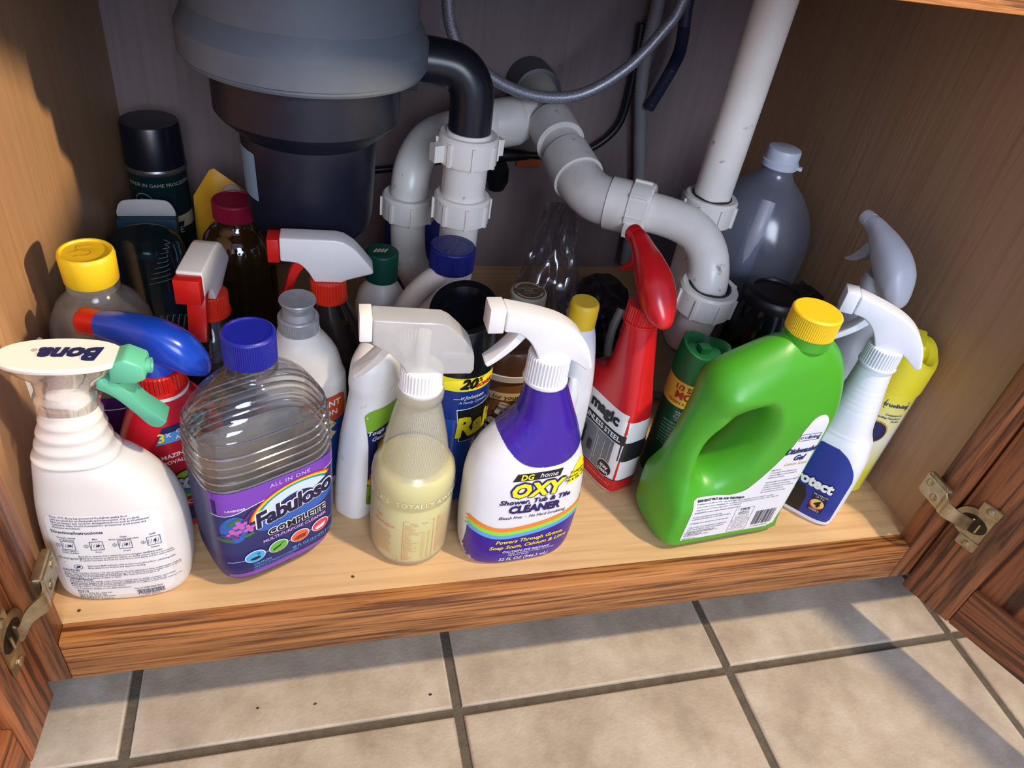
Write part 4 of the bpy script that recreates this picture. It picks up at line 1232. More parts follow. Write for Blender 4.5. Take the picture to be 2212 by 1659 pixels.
# outer outline resampled by direction from the hole centre
def outer(a):
    h = hole(a)
    d = (h - hc).normalized()
    best = None
    n = len(OUT)
    for i in range(n):
        p, q = Vector(OUT[i]), Vector(OUT[(i + 1) % n])
        e = q - p
        den = d.x * e.y - d.y * e.x
        if abs(den) < 1e-12:
            continue
        w_ = p - hc
        t = (w_.x * e.y - w_.y * e.x) / den
        u = (w_.x * d.y - w_.y * d.x) / den
        if t > 0 and -1e-6 <= u <= 1 + 1e-6 and (best is None or t > best):
            best = t
    return hc + d * best
KR = 26
NS = 120
verts, faces = [], []
TH = 0.0375
def thick(P, din, dout):
    # half-thickness: full in the body, thinner at the grip (left) and towards the neck
    t = TH
    if P.y > 0.16:
        t = TH - (TH - 0.019) * min(1, ((P.y - 0.16) / 0.08)) ** 1.3
    gl = max(0.0, min(1.0, (P.x + 0.035) / 0.03))
    if 0.06 < P.y < 0.19:
        k = min(1, (P.y - 0.06) / 0.03, (0.19 - P.y) / 0.02)
        t = t * (1 - k * (1 - gl) * 0.30)
    ro = 0.030 if P.y > 0.03 else 0.010 + 0.02 * max(0, (P.y - 0.01) / 0.02)
    go = sqrt(max(0, 1 - (1 - min(dout / ro, 1)) ** 2))
    gi = sqrt(max(0, 1 - (1 - min(din / 0.018, 1)) ** 2))
    return t * go * (0.12 + 0.88 * gi) if dout > 1e-7 else 0.0
rows_f, rows_b = [], []
for i in range(KR + 1):
    t = 0.5 - 0.5 * cos(pi * i / KR)
    rf, rb = [], []
    for j in range(NS):
        a = 2 * pi * j / NS
        h, o_ = hole(a), outer(a)
        P = h.lerp(o_, t)
        y = thick(P, (P - h).length, (o_ - P).length)
        rf.append(len(verts)); verts.append((P.x, -y, P.y))
        if i == KR:
            rb.append(rf[-1])
        else:
            rb.append(len(verts)); verts.append((P.x, y, P.y))
    rows_f.append(rf); rows_b.append(rb)
for rws in (rows_f, rows_b):
    for i in range(KR):
        for j in range(NS):
            k = (j + 1) % NS
            faces.append((rws[i][j], rws[i][k], rws[i + 1][k], rws[i + 1][j]))
for j in range(NS):
    k = (j + 1) % NS
    faces.append((rows_f[0][j], rows_f[0][k], rows_b[0][k], rows_b[0][j]))
green = pm('grass_green_plastic', (74, 164, 38), 0.36, sss=0.06)
gel = mk('bottle_body', verts, faces, green, b, angle=70)
tg = bvh(gel)
cap(b, 0.0222, 0.2425, 0.264, yelcap, cx=0.021, recess=0.0)
lathe('neck', [(0.0215, 0.232), (0.0215, 0.2425)], green, b, n=40, cx=0.021)
lp = [(-0.060, 0.0165)] + [(0.044, 0.0155)] + curve2([(0.052, 0.020), (0.056, 0.05), (0.0575, 0.10), (0.0565, 0.15), (0.054, 0.164), (0.047, 0.1705), (0.037, 0.167), (0.031, 0.155), (0.025, 0.130), (0.012, 0.104), (-0.006, 0.080), (-0.020, 0.0735)], 5) + [(-0.056, 0.0735), (-0.059, 0.071)]
glab = decal('back_label', POLY(lp), tg, pm('label_paper', (228, 230, 232), 0.4), b, off=0.0003, step=0.003)
tx = [MICRO(['EMERGENCY FIRST AID AND TREATMENT:'], 0.0034, -0.055, 0.0700, 0.003, bold=0.035, sx=0.8),
      MICRO(['If swallowed or gel gets in mouth - rinse thoroughly, drink a large glass of water or milk. Do not induce', 'control center or doctor immediately. Do not induce vomiting unless advised to do so. Eye contact - flush with', 'water for at least 15 minutes. Skin contact - rinse with water.'], 0.0027, -0.055, 0.0665, 0.0030, bold=0.008, sx=0.78),
      MICRO(['INGREDIENTS: Sodium silicate, Enzymes, Propylene glycol', '', 'For more ingredient information visit', 'www.ProductDetails.com or call 1-888-309-4030', '', 'STORAGE: Close cap and store in cool dry place.', '', '*This product is not manufactured or distributed', 'by Procter & Gamble, owner of the registered', 'trademark Cascade Dishwasher Gel.'], 0.0028, -0.056, 0.0565, 0.0031, bold=0.01, sx=0.8),
      MICRO(['DISTRIBUTED BY OLD EAST MAIN CO.', '100 MISSION RIDGE', 'GOODLETTSVILLE, TN 37072', '', 'MADE IN U.S.A.'], 0.0023, -0.058, 0.0265, 0.0021, bold=0.01),
      MERGE(T('100%', 0.0056, 0.0055, 0.0505, bold=0.01), MICRO(['Satisfaction', 'Guaranteed'], 0.0028, 0.0055, 0.0465, 0.0026, 'CENTER', bold=0.02), MICRO(['If you are not fully', 'satisfied with this', 'product simply return', 'the unused portion with', 'receipt to any store', 'location and we will', 'gladly refund your', 'money. Dollar', 'General Corporation'], 0.0023, 0.0055, 0.0405, 0.0024, 'CENTER'), FRAME(-0.0055, 0.0175, 0.0165, 0.0525, 0.0003)),
      BARCODE(0.0225, 0.0225, 0.047, 0.044, 9), T('0 12345 67890 5', 0.003, 0.034, 0.0195),
      MICRO(['DIRECTIONS:', 'For best results, fill both dispenser cups', 'completely. Make sure items are placed in', 'manufacturers directions.', '', 'CAUTION: KEEP OUT OF REACH OF CHILDREN.', 'Contains phosphate and chlorine bleach.', 'mix with other cleaning products or ammonia', 'Avoid contact with eyes. Do not', 'Eye contact with items. Do not reuse.'], 0.0026, 0.0145, 0.1035, 0.0034, bold=0.01, sx=0.75)]
decal('lettering', MERGE(*tx), tg, pm('dark_ink', (58, 60, 70), 0.5), glab, off=0.0006, step=0)
decal('lettering', MERGE(T('Dishwasher', 0.0098, 0.0405, 0.1275, shear=0.35, bold=0.03, sx=0.82, rot=3), T('Gel', 0.0098, 0.040, 0.1175, shear=0.35, bold=0.03, sx=0.9), FRAME(0.0295, 0.1405, 0.053, 0.1485, 0.0005), T('true', 0.0066, 0.0360, 0.1445), T('living', 0.0066, 0.0462, 0.1445, bold=0.02)), tg, pm('indigo_ink', (44, 52, 110), 0.5), glab, off=0.0006, step=0.004)
decal('lettering', T('Lemon Scent', 0.0060, 0.040, 0.1095, shear=0.5, sx=0.85), tg, pm('ochre_ink', (206, 166, 40), 0.5), glab, off=0.0006, step=0)

# ================================================================== 6 stain remover spray (red body, blue head)
b = thing('spray_bottle', 'red carpet stain remover spray bottle with blue head and red nozzle', 'spray bottle', 0.1765, 0.1335, 24, z=ZT)
rb_ = pm('crimson_plastic', (190, 22, 42), 0.28, coat=0.2)
rs = loft('bottle_body', [(0, -0.042, 0.044, 0.022, 3), (0.005, -0.045, 0.047, 0.025, 3), (0.06, -0.045, 0.047, 0.0255, 2.9), (0.09, -0.043, 0.046, 0.0255, 2.7), (0.115, -0.036, 0.041, 0.0245, 2.5), (0.135, -0.028, 0.033, 0.023, 2.3), (0.148, -0.022, 0.0245, 0.021, 2.1), (0.155, -0.0195, 0.0195, 0.0195, 2)], rb_, b, n=64)
trs = bvh(rs)
lathe('neck_ring', [(0.0195, 0.153), (0.0222, 0.1535), (0.0222, 0.1565), (0.0195, 0.157)], white, b, n=40)
collar(b, 0.0207, 0.156, 0.175, red)
decal('badge', POLY([(-0.017, 0.112), (0.026, 0.114), (0.031, 0.126), (0.020, 0.132), (-0.010, 0.128)]), trs, navy, b, off=0.0004)
decal('badge_fade', POLY([(-0.017, 0.112), (0.010, 0.1125), (0.010, 0.124), (-0.012, 0.122)]), trs, pm('azure_print', (88, 150, 206), 0.4), b, off=0.0006)
decal('lettering', T('3', 0.0125, -0.0125, 0.1185, bold=0.02, shear=0.1), trs, yelink, b, off=0.0009, step=0)
decal('lettering', MERGE(T('X', 0.0062, -0.0065, 0.1205, bold=0.01), T('Oxi', 0.0058, 0.0045, 0.1225, bold=0.01), T('Action', 0.0058, 0.0065, 0.1165, bold=0.01)), trs, whiteink, b, off=0.0009, step=0)
decal('lettering', MERGE(T('AMAZING STAIN', 0.0060, 0.003, 0.0985, bold=0.02, rot=4), T('REMOVAL', 0.0056, -0.010, 0.0905, bold=0.015, rot=2), T('1st', 0.0095, 0.009, 0.0925, bold=0.05), T('TIME!', 0.0058, 0.022, 0.0955, bold=0.02, rot=5)), trs, whiteink, b, off=0.0006, step=0)
decal('emblem', ELL(0.002, 0.060, 0.018, 0.018, 32), trs, black, b, off=0.0004)
decal('emblem', ELL(0.002, 0.060, 0.0165, 0.0165, 32), trs, pm('lime_print', (150, 180, 40), 0.4), b, off=0.0007)
decal('emblem', ARCBAND(0.002, 0.060, 0.0, 0.0125, 180, 360, 20), trs, pm('teal_print', (40, 130, 150), 0.4), b, off=0.0009)
decal('lettering', T('RESOLVE', 0.0185, 0.003, 0.0615, bold=0.12, shear=0.12, sx=0.75, rot=3), trs, navy, b, off=0.0012)
decal('lettering', T('RESOLVE', 0.0185, 0.003, 0.0615, bold=0.065, shear=0.12, sx=0.75, rot=3), trs, pm('pale_grey_ink', (196, 204, 214), 0.35), b, off=0.0015)
decal('lettering', T('CARPET', 0.0068, 0.012, 0.0365, bold=0.015, space=1.2), trs, whiteink, b, off=0.0006, step=0)
decal('label_band', RECT(-0.050, 0.012, 0.050, 0.030), trs, navy, b, off=0.0004)
decal('lettering', MERGE(T('Carpet', 0.0070, 0.024, 0.0255), T('Cleaner', 0.0070, 0.024, 0.0185)), trs, whiteink, b, off=0.0007, step=0)
blu = pm('cobalt_plastic', (24, 72, 190), 0.25, coat=0.2)
MR = Mh(0, 0.174, -42, 0.95)
lathe('head_neck', [(0.0165, 0.173), (0.016, 0.180), (0.0145, 0.190)], blu, b, n=32)
loftx('spray_head', [(-0.042, 0.0365, 0.0105, 0.0105, 2.6), (-0.030, 0.0360, 0.0125, 0.012, 2.6), (-0.012, 0.0330, 0.0155, 0.0145, 2.6), (0.010, 0.0275, 0.0190, 0.0170, 2.5), (0.028, 0.0205, 0.0180, 0.0160, 2.3), (0.040, 0.0135, 0.0125, 0.0115, 2.2), (0.0465, 0.0085, 0.005, 0.005, 2), (0.0475, 0.0080, 0.0006, 0.0006, 2)], blu, b, M=MR)
loftx('nozzle', [(-0.0575, 0.0370, 0.0095, 0.0098, 2.8), (-0.0565, 0.0370, 0.0102, 0.0102, 2.8), (-0.042, 0.0366, 0.0103, 0.0103, 2.8)], red, b, M=MR)

# ================================================================== 7 red-white trigger spray bottles (two alike)
smoky = thin('smoky_clear_plastic', (168, 166, 166), veil=0.10, veilcol=(120, 118, 114), gloss=0.05, rough=0.06)
def redwhite(label, x, y, rz, hrot, zc, tint):
    b = thing('spray_bottle', label, 'spray bottle', x, y, rz)
    loft('bottle_body', [(0, -0.032, 0.032, 0.023, 2.6), (0.006, -0.036, 0.036, 0.027, 2.6), (zc * 0.55, -0.037, 0.037, 0.027, 2.6), (zc * 0.72, -0.033, 0.033, 0.025, 2.4), (zc * 0.85, -0.026, 0.026, 0.022, 2.2), (zc * 0.95, -0.018, 0.018, 0.017, 2.0), (zc, -0.0145, 0.0145, 0.0145, 2)], smoky, b, n=48)
    tube('dip_tube', [(0.012, 0, 0.01), (0.004, 0, zc * 0.6), (0, 0, zc)], 0.0022, thin('dip_tube_plastic', (230, 230, 230), veil=0.5, veilcol=(170, 176, 184)), b, n=10)
    loft('liquid', [(0.004, -0.033, 0.033, 0.024, 2.6), (zc * 0.42, -0.0352, 0.0352, 0.0254, 2.6)], tint, b, n=40)
    collar(b, 0.0172, zc - 0.004, zc + 0.018, redor)
    trigger_head(b, zc + 0.018, HEAD_C, white, red, red, rot=hrot, nz=(0.011, 0.0195, 0.0425), lever=([(-0.014, 0.022), (-0.025, 0.018), (-0.032, 0.006), (-0.037, -0.010), (-0.044, -0.024)], 0.0066), hw=0.0105, bev=0.0022)
    return b
dkl = pm('dark_brown_liquid', (34, 28, 26), 0.15)
redwhite('clear spray bottle with white and red trigger head turned towards the front', 0.211, 0.216, 81, 0, 0.176, dkl)
redwhite('clear spray bottle with white and red trigger head seen side on before the disposal', 0.3165, 0.2375, -3, 0, 0.178, dkl)

# ================================================================== 8 white bottle with silver push-pull cap
b = thing('cleaner_bottle', 'white bottle with silver push-pull cap and orange instant action label', 'bottle', 0.2885, 0.1735, 20)
wb = loft('bottle_body', [(0, -0.038, 0.038, 0.026, 2.8), (0.005, -0.041, 0.041, 0.029, 2.8), (0.10, -0.041, 0.041, 0.029, 2.8), (0.130, -0.0405, 0.0405, 0.0288, 2.7), (0.134, -0.039, 0.039, 0.0278, 2.6), (0.154, -0.034, 0.034, 0.0255, 2.4), (0.170, -0.025, 0.025, 0.021, 2.2), (0.178, -0.0195, 0.0195, 0.0185, 2), (0.182, -0.0185, 0.0185, 0.018, 2)], white2, b, n=64)
tw = bvh(wb)
sil = pm('silver_plastic', (168, 170, 172), 0.38, 0.35, noise=0.12, nscale=200)
cap(b, 0.0178, 0.181, 0.197, sil, name='collar')
lathe('push_pull_cap', [(0.0150, 0.197), (0.0135, 0.203), (0.0095, 0.205), (0.0095, 0.209), (0.0155, 0.2105), (0.0160, 0.212), (0.0155, 0.2132), (0.0, 0.2135)], sil, b, n=40)
lab = decal('label', RECT(-0.032, 0.012, 0.033, 0.118, 0.006), tw, pm('blue_print', (28, 78, 160), 0.35), b, off=0.0003)
decal('orange_patch', RECT(-0.018, 0.088, 0.033, 0.118, 0.006), tw, pm('orange_print', (214, 84, 40), 0.35), lab, off=0.0005)
decal('lettering', MERGE(T('INSTANT', 0.0095, 0.008, 0.1095, bold=0.025), T('ACTION', 0.0085, 0.008, 0.0985, bold=0.025)), tw, whiteink, lab, off=0.0008, step=0)
decal('burst', POLY([(0.010 + (0.014 if k % 2 else 0.005) * cos(k * pi / 8), 0.078 + (0.014 if k % 2 else 0.005) * sin(k * pi / 8)) for k in range(16)]), tw, pm('pale_yellow_print', (250, 236, 150), 0.4), lab, off=0.0008)

# ================================================================== 9 cream cleanser (white, green and navy label)
b = thing('cleaner_bottle', 'scuffed white cream cleanser bottle with green and navy label, grey cap', 'bottle', 0.3525, 0.1415, 49, rx=3)
scw = pm('scuffed_white', (232, 230, 226), 0.42, noise=0.05, nscale=25, dirt=0.35)
ss = loft('bottle_body', [(0, -0.042, 0.042, 0.018, 3.0), (0.005, -0.045, 0.045, 0.021, 3.0), (0.04, -0.046, 0.046, 0.022, 3.0), (0.10, -0.043, 0.043, 0.0215, 2.8), (0.13, -0.038, 0.040, 0.0205, 2.6), (0.15, -0.036, 0.038, 0.020, 2.4), (0.165, -0.038, 0.037, 0.0205, 2.3), (0.180, -0.037, 0.035, 0.020, 2.2), (0.192, -0.028, 0.028, 0.018, 2.1), (0.199, -0.017, 0.017, 0.016, 2)], scw, b, n=64)
ts = bvh(ss)
cap(b, 0.0165, 0.199, 0.222, pm('grey_clear_cap', (150, 160, 160), 0.35), ribs=False)
lab = decal('label', RECT(-0.0355, 0.020, 0.036, 0.142, 0.008), ts, pm('leaf_green_print', (122, 172, 48), 0.35), b, off=0.0003)
decal('navy_field', POLY([(-0.0355, 0.050), (0.036, 0.075), (0.036, 0.130), (-0.0355, 0.118)]), ts, pm('navy_print', (18, 30, 86), 0.3), lab, off=0.0005)
decal('lettering', MERGE(T('Tough on stains,', 0.0062, -0.036, 0.1165, 'LEFT', shear=0.25, bold=0.012), T('Gentle on surfaces', 0.0062, -0.033, 0.1095, 'LEFT', shear=0.25, bold=0.012)), ts, whiteink, lab, off=0.0008, step=0)
for bo, mtl, of in ((0.11, pm('amber_edge', (190, 110, 20), 0.35), 0.0008), (0.055, pm('golden_print', (250, 204, 60), 0.35), 0.0011)):
    decal('lettering', MERGE(T('Soft', 0.030, -0.004, 0.094, shear=0.15, bold=bo, rot=5), T('Scrub', 0.030, 0.001, 0.071, shear=0.15, bold=bo, rot=5)), ts, mtl, lab, off=of)
decal('lettering', MICRO(['KEEP OUT OF REACH OF CHILDREN', 'WARNING: Eye irritant. See back', 'panel for further precautions.'], 0.0042, -0.034, 0.034, 0.0045, bold=0.01), ts, pm('dark_green_ink', (40, 80, 30), 0.4), lab, off=0.0008, step=0)
decal('sticker', ELL(-0.030, 0.056, 0.006, 0.006, 16), ts, pm('amber_print', (240, 170, 30), 0.4), lab, off=0.0008)

# ================================================================== 10 insecticide can (blue, black cap)
b = thing('aerosol_can', 'blue bug spray can with yellow band and black cap', 'aerosol can', 0.431, 0.152, 0)
cn = lathe('can_body', [(0.030, 0.0), (0.033, 0.002), (0.033, 0.163), (0.031, 0.167)], pm('metallic_blue', (24, 72, 158), 0.25, coat=0.4), b, n=72)
tc_ = bvh(cn)
decal('yellow_band', RECT(-0.100, 0.147, 0.100, 0.1635), tc_, yelink, b, off=0.0003, cyl=(0, 0, 0.033, -90))
decal('navy_band', RECT(-0.100, 0.112, 0.100, 0.147), tc_, pm('navy_metal', (18, 52, 132), 0.28), b, off=0.0002, cyl=(0, 0, 0.033, -90))
decal('lettering', T('20', 0.0150, 0.0045, 0.1550, shear=0.3, bold=0.06), tc_, black, b, off=0.0006, step=0, cyl=(0, 0, 0.033, -90))
decal('lettering', T('%', 0.0075, 0.0165, 0.1580, bold=0.02, shear=0.2), tc_, black, b, off=0.0006, step=0, cyl=(0, 0, 0.033, -90))
decal('lettering', T('BONUS', 0.0062, 0.0220, 0.1520, shear=0.2, bold=0.03), tc_, red, b, off=0.0006, step=0, cyl=(0, 0, 0.033, -90))
decal('lettering', MERGE(T('SC', 0.0032, 0.0005, 0.1395, bold=0.02), T('Johnson', 0.0062, 0.0125, 0.1395, shear=0.25, bold=0.01), T('A Family Company', 0.0040, 0.0125, 0.1335, shear=0.25), LINE([(-0.008, 0.1380), (0.001, 0.1378)], 0.0005)), tc_, whiteink, b, off=0.0006, step=0, cyl=(0, 0, 0.033, -90))
decal('emblem', POLY([(-0.004, 0.125), (0.042, 0.129), (0.038, 0.086), (0.001, 0.084)]), tc_, whiteink, b, off=0.0004, cyl=(0, 0, 0.033, -90))
decal('emblem', POLY([(-0.0032, 0.1242), (0.0412, 0.1281), (0.0372, 0.0868), (0.0018, 0.0848)]), tc_, black, b, off=0.0006, cyl=(0, 0, 0.033, -90))
decal('lettering', T('Raid', 0.0330, 0.0195, 0.1040, shear=0.25, bold=0.045, sx=0.85, rot=8), tc_, yelink, b, off=0.0010, step=0.003, cyl=(0, 0, 0.033, -90))
bcap = pm('gloss_black_plastic', (14, 15, 20), 0.22)
def bug_cap():
    n = 64
    v = []
    prof = [(0.0345, 0.163, 0), (0.0345, 0.168, 0), (0.0340, 0.185, 0.2), (0.0320, 0.205, 0.6), (0.0310, 0.2155, 1), (0.0300, 0.2175, 1), (0.0240, 0.2165, 1), (0.0225, 0.2100, 1), (0.0215, 0.2020, 1), (0.001, 0.2015, 1)]
    for r, z, k in prof:
        for j in range(n):
            a = 2 * pi * j / n
            tilt = 0.0105 * sin(a + 0.5) * k
            v.append((r * cos(a), r * sin(a), z + tilt * (r / 0.031)))
    return v, ring_faces(len(prof), n)
v, f = bug_cap()
mk('cap', v, f, bcap, b, angle=32)

# ================================================================== 11 leather wipes canister
b = thing('wipes_canister', 'brown leather wipes canister with brown lid and price sticker', 'canister', 0.494, 0.197, 0)
cn = lathe('canister_body', [(0.037, 0.0), (0.0395, 0.002), (0.0395, 0.126), (0.0405, 0.127)], pm('leather_brown', (146, 88, 40), 0.35), b, n=64)
lathe('rim', [(0.0405, 0.124), (0.0418, 0.1245), (0.0418, 0.1310), (0.0400, 0.1316)], pm('cream_rim', (220, 208, 186), 0.4), b, n=64)
lathe('lid', [(0.0405, 0.1312), (0.0400, 0.145), (0.0390, 0.154), (0.0370, 0.1565), (0.030, 0.1565), (0.029, 0.1545), (0.0, 0.1545)], pm('brown_lid', (96, 62, 36), 0.3), b, n=64)
tc_ = bvh(cn)
decal('label_strip', RECT(-0.030, 0.100, 0.030, 0.1095), tc_, pm('cream_print', (236, 214, 150), 0.4), b, off=0.0003, cyl=(0, 0, 0.0395, -90))
decal('lettering', T('for your car', 0.0082, 0.002, 0.1042, bold=0.01), tc_, pm('maroon_ink', (140, 40, 20), 0.4), b, off=0.0006, step=0, cyl=(0, 0, 0.0395, -95))
decal('grey_field', POLY([(-0.032, 0.030), (0.032, 0.030), (0.032, 0.074), (0.0, 0.078), (-0.032, 0.070)]), tc_, pm('umber_print', (104, 78, 54), 0.4), b, off=0.0003, cyl=(0, 0, 0.0395, -90))
for bo, mtl, of in ((0.11, black, 0.0006), (0.055, pm('silver_ink', (186, 182, 172), 0.35), 0.0009)):
    decal('lettering', MERGE(T('Leather', 0.0165, -0.004, 0.0735, bold=bo), T('Wipes', 0.0175, 0.000, 0.0575, bold=bo)), tc_, mtl, b, off=of, step=0, cyl=(0, 0, 0.0395, -93))
decal('lettering', MICRO(['SOFTENS AND CONDITIONS', 'SEATS AND TRIM'], 0.0046, -0.010, 0.044, 0.006, 'CENTER', bold=0.01), tc_, black, b, off=0.0006, step=0, cyl=(0, 0, 0.0395, -90))
pt = decal('price_sticker', XF(RECT(-0.0115, -0.0085, 0.0115, 0.0085, 0.0015), rot=-18, dx=-0.004, dy=0.0875), tc_, pm('sticker_paper', (222, 210, 186), 0.5), b, off=0.0011, cyl=(0, 0, 0.0395, -90))
decal('lettering', MERGE(XF(T('DEPT.', 0.0034, -0.006, 0.0058), rot=-18, dx=-0.004, dy=0.0875), XF(T('DOLLAR GENERAL', 0.0030, 0, 0.001, bold=0.03), rot=-18, dx=-0.004, dy=0.0875), XF(T('$3.00', 0.0062, 0, -0.0045), rot=-18, dx=-0.004, dy=0.0875)), tc_, black, pt, off=0.0014, step=0, cyl=(0, 0, 0.0395, -90))

# ================================================================== 12 stainless-steel cleaner (red, black and white)
b = thing('spray_bottle', 'red stainless steel cleaner spray bottle with black and white label', 'spray bottle', 0.6075, 0.1545, -70)
mg = pm('scarlet_plastic', (200, 26, 30), 0.28, coat=0.2)
ms_ = loft('bottle_body', [(0, -0.042, 0.040, 0.018, 4.5), (0.004, -0.045, 0.043, 0.0205, 4.5), (0.06, -0.0445, 0.042, 0.0205, 4.5), (0.112, -0.043, 0.038, 0.0195, 4.0), (0.124, -0.041, 0.035, 0.019, 3.6), (0.131, -0.030, 0.0335, 0.0185, 3.2), (0.140, -0.020, 0.031, 0.018, 2.8), (0.16, -0.0165, 0.0265, 0.017, 2.5), (0.185, -0.016, 0.0205, 0.0162, 2.2), (0.199, -0.016, 0.017, 0.016, 2)], mg, b, n=72, sub=6)
tm = bvh(ms_)
for fr, u0, u1 in ((FRONT, -0.045, 0.0445), (RIGHT, -0.0212, 0.0212)):
    decal('label', RECT(u0, 0.020, u1, 0.100 if fr is RIGHT else 0.108), tm, pm('paper_white_print', (230, 228, 222), 0.35), b, off=0.0003, frame=fr)
    decal('black_band', RECT(u0, 0.048 if fr is RIGHT else 0.070, u1, 0.074 if fr is RIGHT else 0.082), tm, pm('charcoal_print', (34, 34, 38), 0.35), b, off=0.0005, frame=fr)
    decal('edge_line', RECT(u0, 0.0195, u1, 0.0208), tm, black, b, off=0.0006, frame=fr)
decal('photo_panel', RECT(-0.044, 0.0215, 0.030, 0.069), tm, pm('steel_grey_print', (112, 112, 114), 0.3), b, off=0.0005)
decal('photo_lines', MERGE(LINE([(0.005, 0.0215), (0.005, 0.069)], 0.001), LINE([(0.008, 0.03), (0.008, 0.062)], 0.0012), LINE([(0.018, 0.03), (0.018, 0.062)], 0.0012), LINE([(0.026, 0.0215), (0.026, 0.069)], 0.0008)), tm, pm('pale_steel_print', (176, 176, 178), 0.3), b, off=0.0008)
decal('photo_dark', MERGE(RECT(-0.030, 0.036, -0.012, 0.060), RECT(-0.006, 0.034, 0.001, 0.048)), tm, pm('dark_print', (46, 46, 48), 0.35), b, off=0.0008)
decal('lettering', T('magic', 0.0190, 0.006, 0.0955, bold=0.045), tm, black, b, off=0.0008)
decal('lettering', T('STAINLESS STEEL', 0.0088, 0.002, 0.0760, bold=0.02), tm, whiteink, b, off=0.0009)
decal('badge', ELL(0.026, 0.030, 0.0105, 0.0105, 24), tm, whiteink, b, off=0.0009)
decal('badge', ELL(0.026, 0.030, 0.0096, 0.0096, 24), tm, black, b, off=0.0012)
decal('lettering', MERGE(T('stay', 0.0072, 0.026, 0.0328, bold=0.02), T('clean', 0.0072, 0.026, 0.0268, bold=0.02)), tm, whiteink, b, off=0.0015)
decal('lettering', T('14 FL OZ (414 mL)', 0.0044, 0.020, 0.013), tm, pm('rose_ink', (230, 150, 140), 0.4), b, off=0.0006)
decal('base_edge', MERGE(RECT(-0.045, 0.0022, 0.043, 0.0045)), tm, whiteink, b, off=0.0003)
collar(b, 0.0172, 0.198, 0.218, mg)
MR = Mh(0, 0.217, -12, 0.98)
loftx('spray_head', [(-0.046, 0.0500, 0.0085, 0.0085, 2.3), (-0.040, 0.0495, 0.0090, 0.0090, 2.3), (-0.026, 0.0425, 0.0125, 0.0115, 2.4), (-0.008, 0.0320, 0.0185, 0.0150, 2.5), (0.010, 0.0215, 0.0215, 0.0170, 2.5), (0.024, 0.0130, 0.0180, 0.0155, 2.4), (0.034, 0.0065, 0.0115, 0.0105, 2.2), (0.040, 0.0025, 0.0045, 0.0045, 2), (0.041, 0.002, 0.0006, 0.0006, 2)], mg, b, M=MR)
loftx('nozzle', [(-0.0525, 0.0505, 0.0075, 0.0075, 2.1), (-0.052, 0.0505, 0.0088, 0.0088, 2.1), (-0.044, 0.0500, 0.0090, 0.0090, 2.1)], red, b, M=MR)
prism('trigger', curve2([(-0.034, 0.036), (-0.040, 0.026), (-0.047, 0.017), (-0.053, 0.012)], 4) + curve2([(-0.052, 0.0105), (-0.042, 0.014), (-0.030, 0.022), (-0.024, 0.032)], 4), -0.006, 0.006, mg, b, bev=0.001, M=MR)
# ================================================================== 13 clear bottle with yellow cap, purple label
b = thing('cleaner_bottle', 'dusty clear bottle with yellow cap and purple label against the left side panel', 'bottle', 0.1275, 0.193, 10)
dusty = thin('dusty_clear_plastic', (226, 224, 220), veil=0.52, veilcol=(206, 202, 196), gloss=0.04, rough=0.15, dusty=0.16)
yb = lathe('bottle_body', [(0.036, 0.0), (0.0405, 0.003), (0.042, 0.010), (0.042, 0.130), (0.0425, 0.150), (0.0415, 0.168), (0.038, 0.185), (0.031, 0.199), (0.0225, 0.207), (0.0185, 0.210), (0.0178, 0.224)], dusty, b, n=56, angle=60)
lathe('neck_ring', [(0.0178, 0.2135), (0.0200, 0.2142), (0.0200, 0.2160), (0.0178, 0.2168)], dusty, b, n=40, caps=False)
yc = lathe('cap', [(0.0195, 0.220), (0.0205, 0.2215), (0.0212, 0.243), (0.0205, 0.246), (0.0195, 0.2472), (0.0182, 0.2470), (0.0176, 0.2455), (0.0, 0.2455)], yelcap, b, n=56)
ty = bvh(yc)
decal('embossed_mark', MERGE(XF(LINE([(0.005, 0.009), (-0.004, 0.009), (-0.004, 0.003), (0.004, 0.003), (0.007, -0.002), (0.003, -0.007), (-0.006, -0.007)], 0.0016), rot=0), LINE([(-0.010, -0.001), (-0.003, 0.002), (0.004, -0.001)], 0.001)), ty, pm('yellow_emboss', (232, 196, 40), 0.4), yc, off=0.0008, step=0, frame=TOP)
tb = bvh(yb)
lab = decal('label', RECT(-0.120, 0.022, 0.120, 0.128), tb, pm('plum_print', (70, 30, 104), 0.35), b, off=0.0003, cyl=(0, 0, 0.042, -90))
decal('label_line', RECT(-0.120, 0.1145, 0.120, 0.1155), tb, whiteink, lab, off=0.0006, cyl=(0, 0, 0.042, -90))
fl = [ELL(0.020 + 0.0045 * (k % 5), 0.087 + 0.004 * (k // 5) + 0.001 * (k % 2), 0.0022, 0.0016, 8, 40 * k) for k in range(12)]
decal('flower_print', MERGE(*fl), tb, pm('dusty_pink_print', (128, 92, 122), 0.4), lab, off=0.0006, step=0, cyl=(0, 0, 0.042, -90))
cdo = thing('white_card', 'folded white card wedged between yellow-capped bottle and side panel', 'card', 0.0905, 0.140, -4)
prism('card_sheet', [(-0.018, 0.0), (0.018, 0.0), (0.018, 0.17), (0.008, 0.196), (-0.013, 0.191), (-0.018, 0.175)], -0.0012, 0.0012, pm('white_card', (206, 202, 196), 0.6), cdo, bev=0.0004, M=Matrix.Rotation(radians(62), 4, 'Z'))

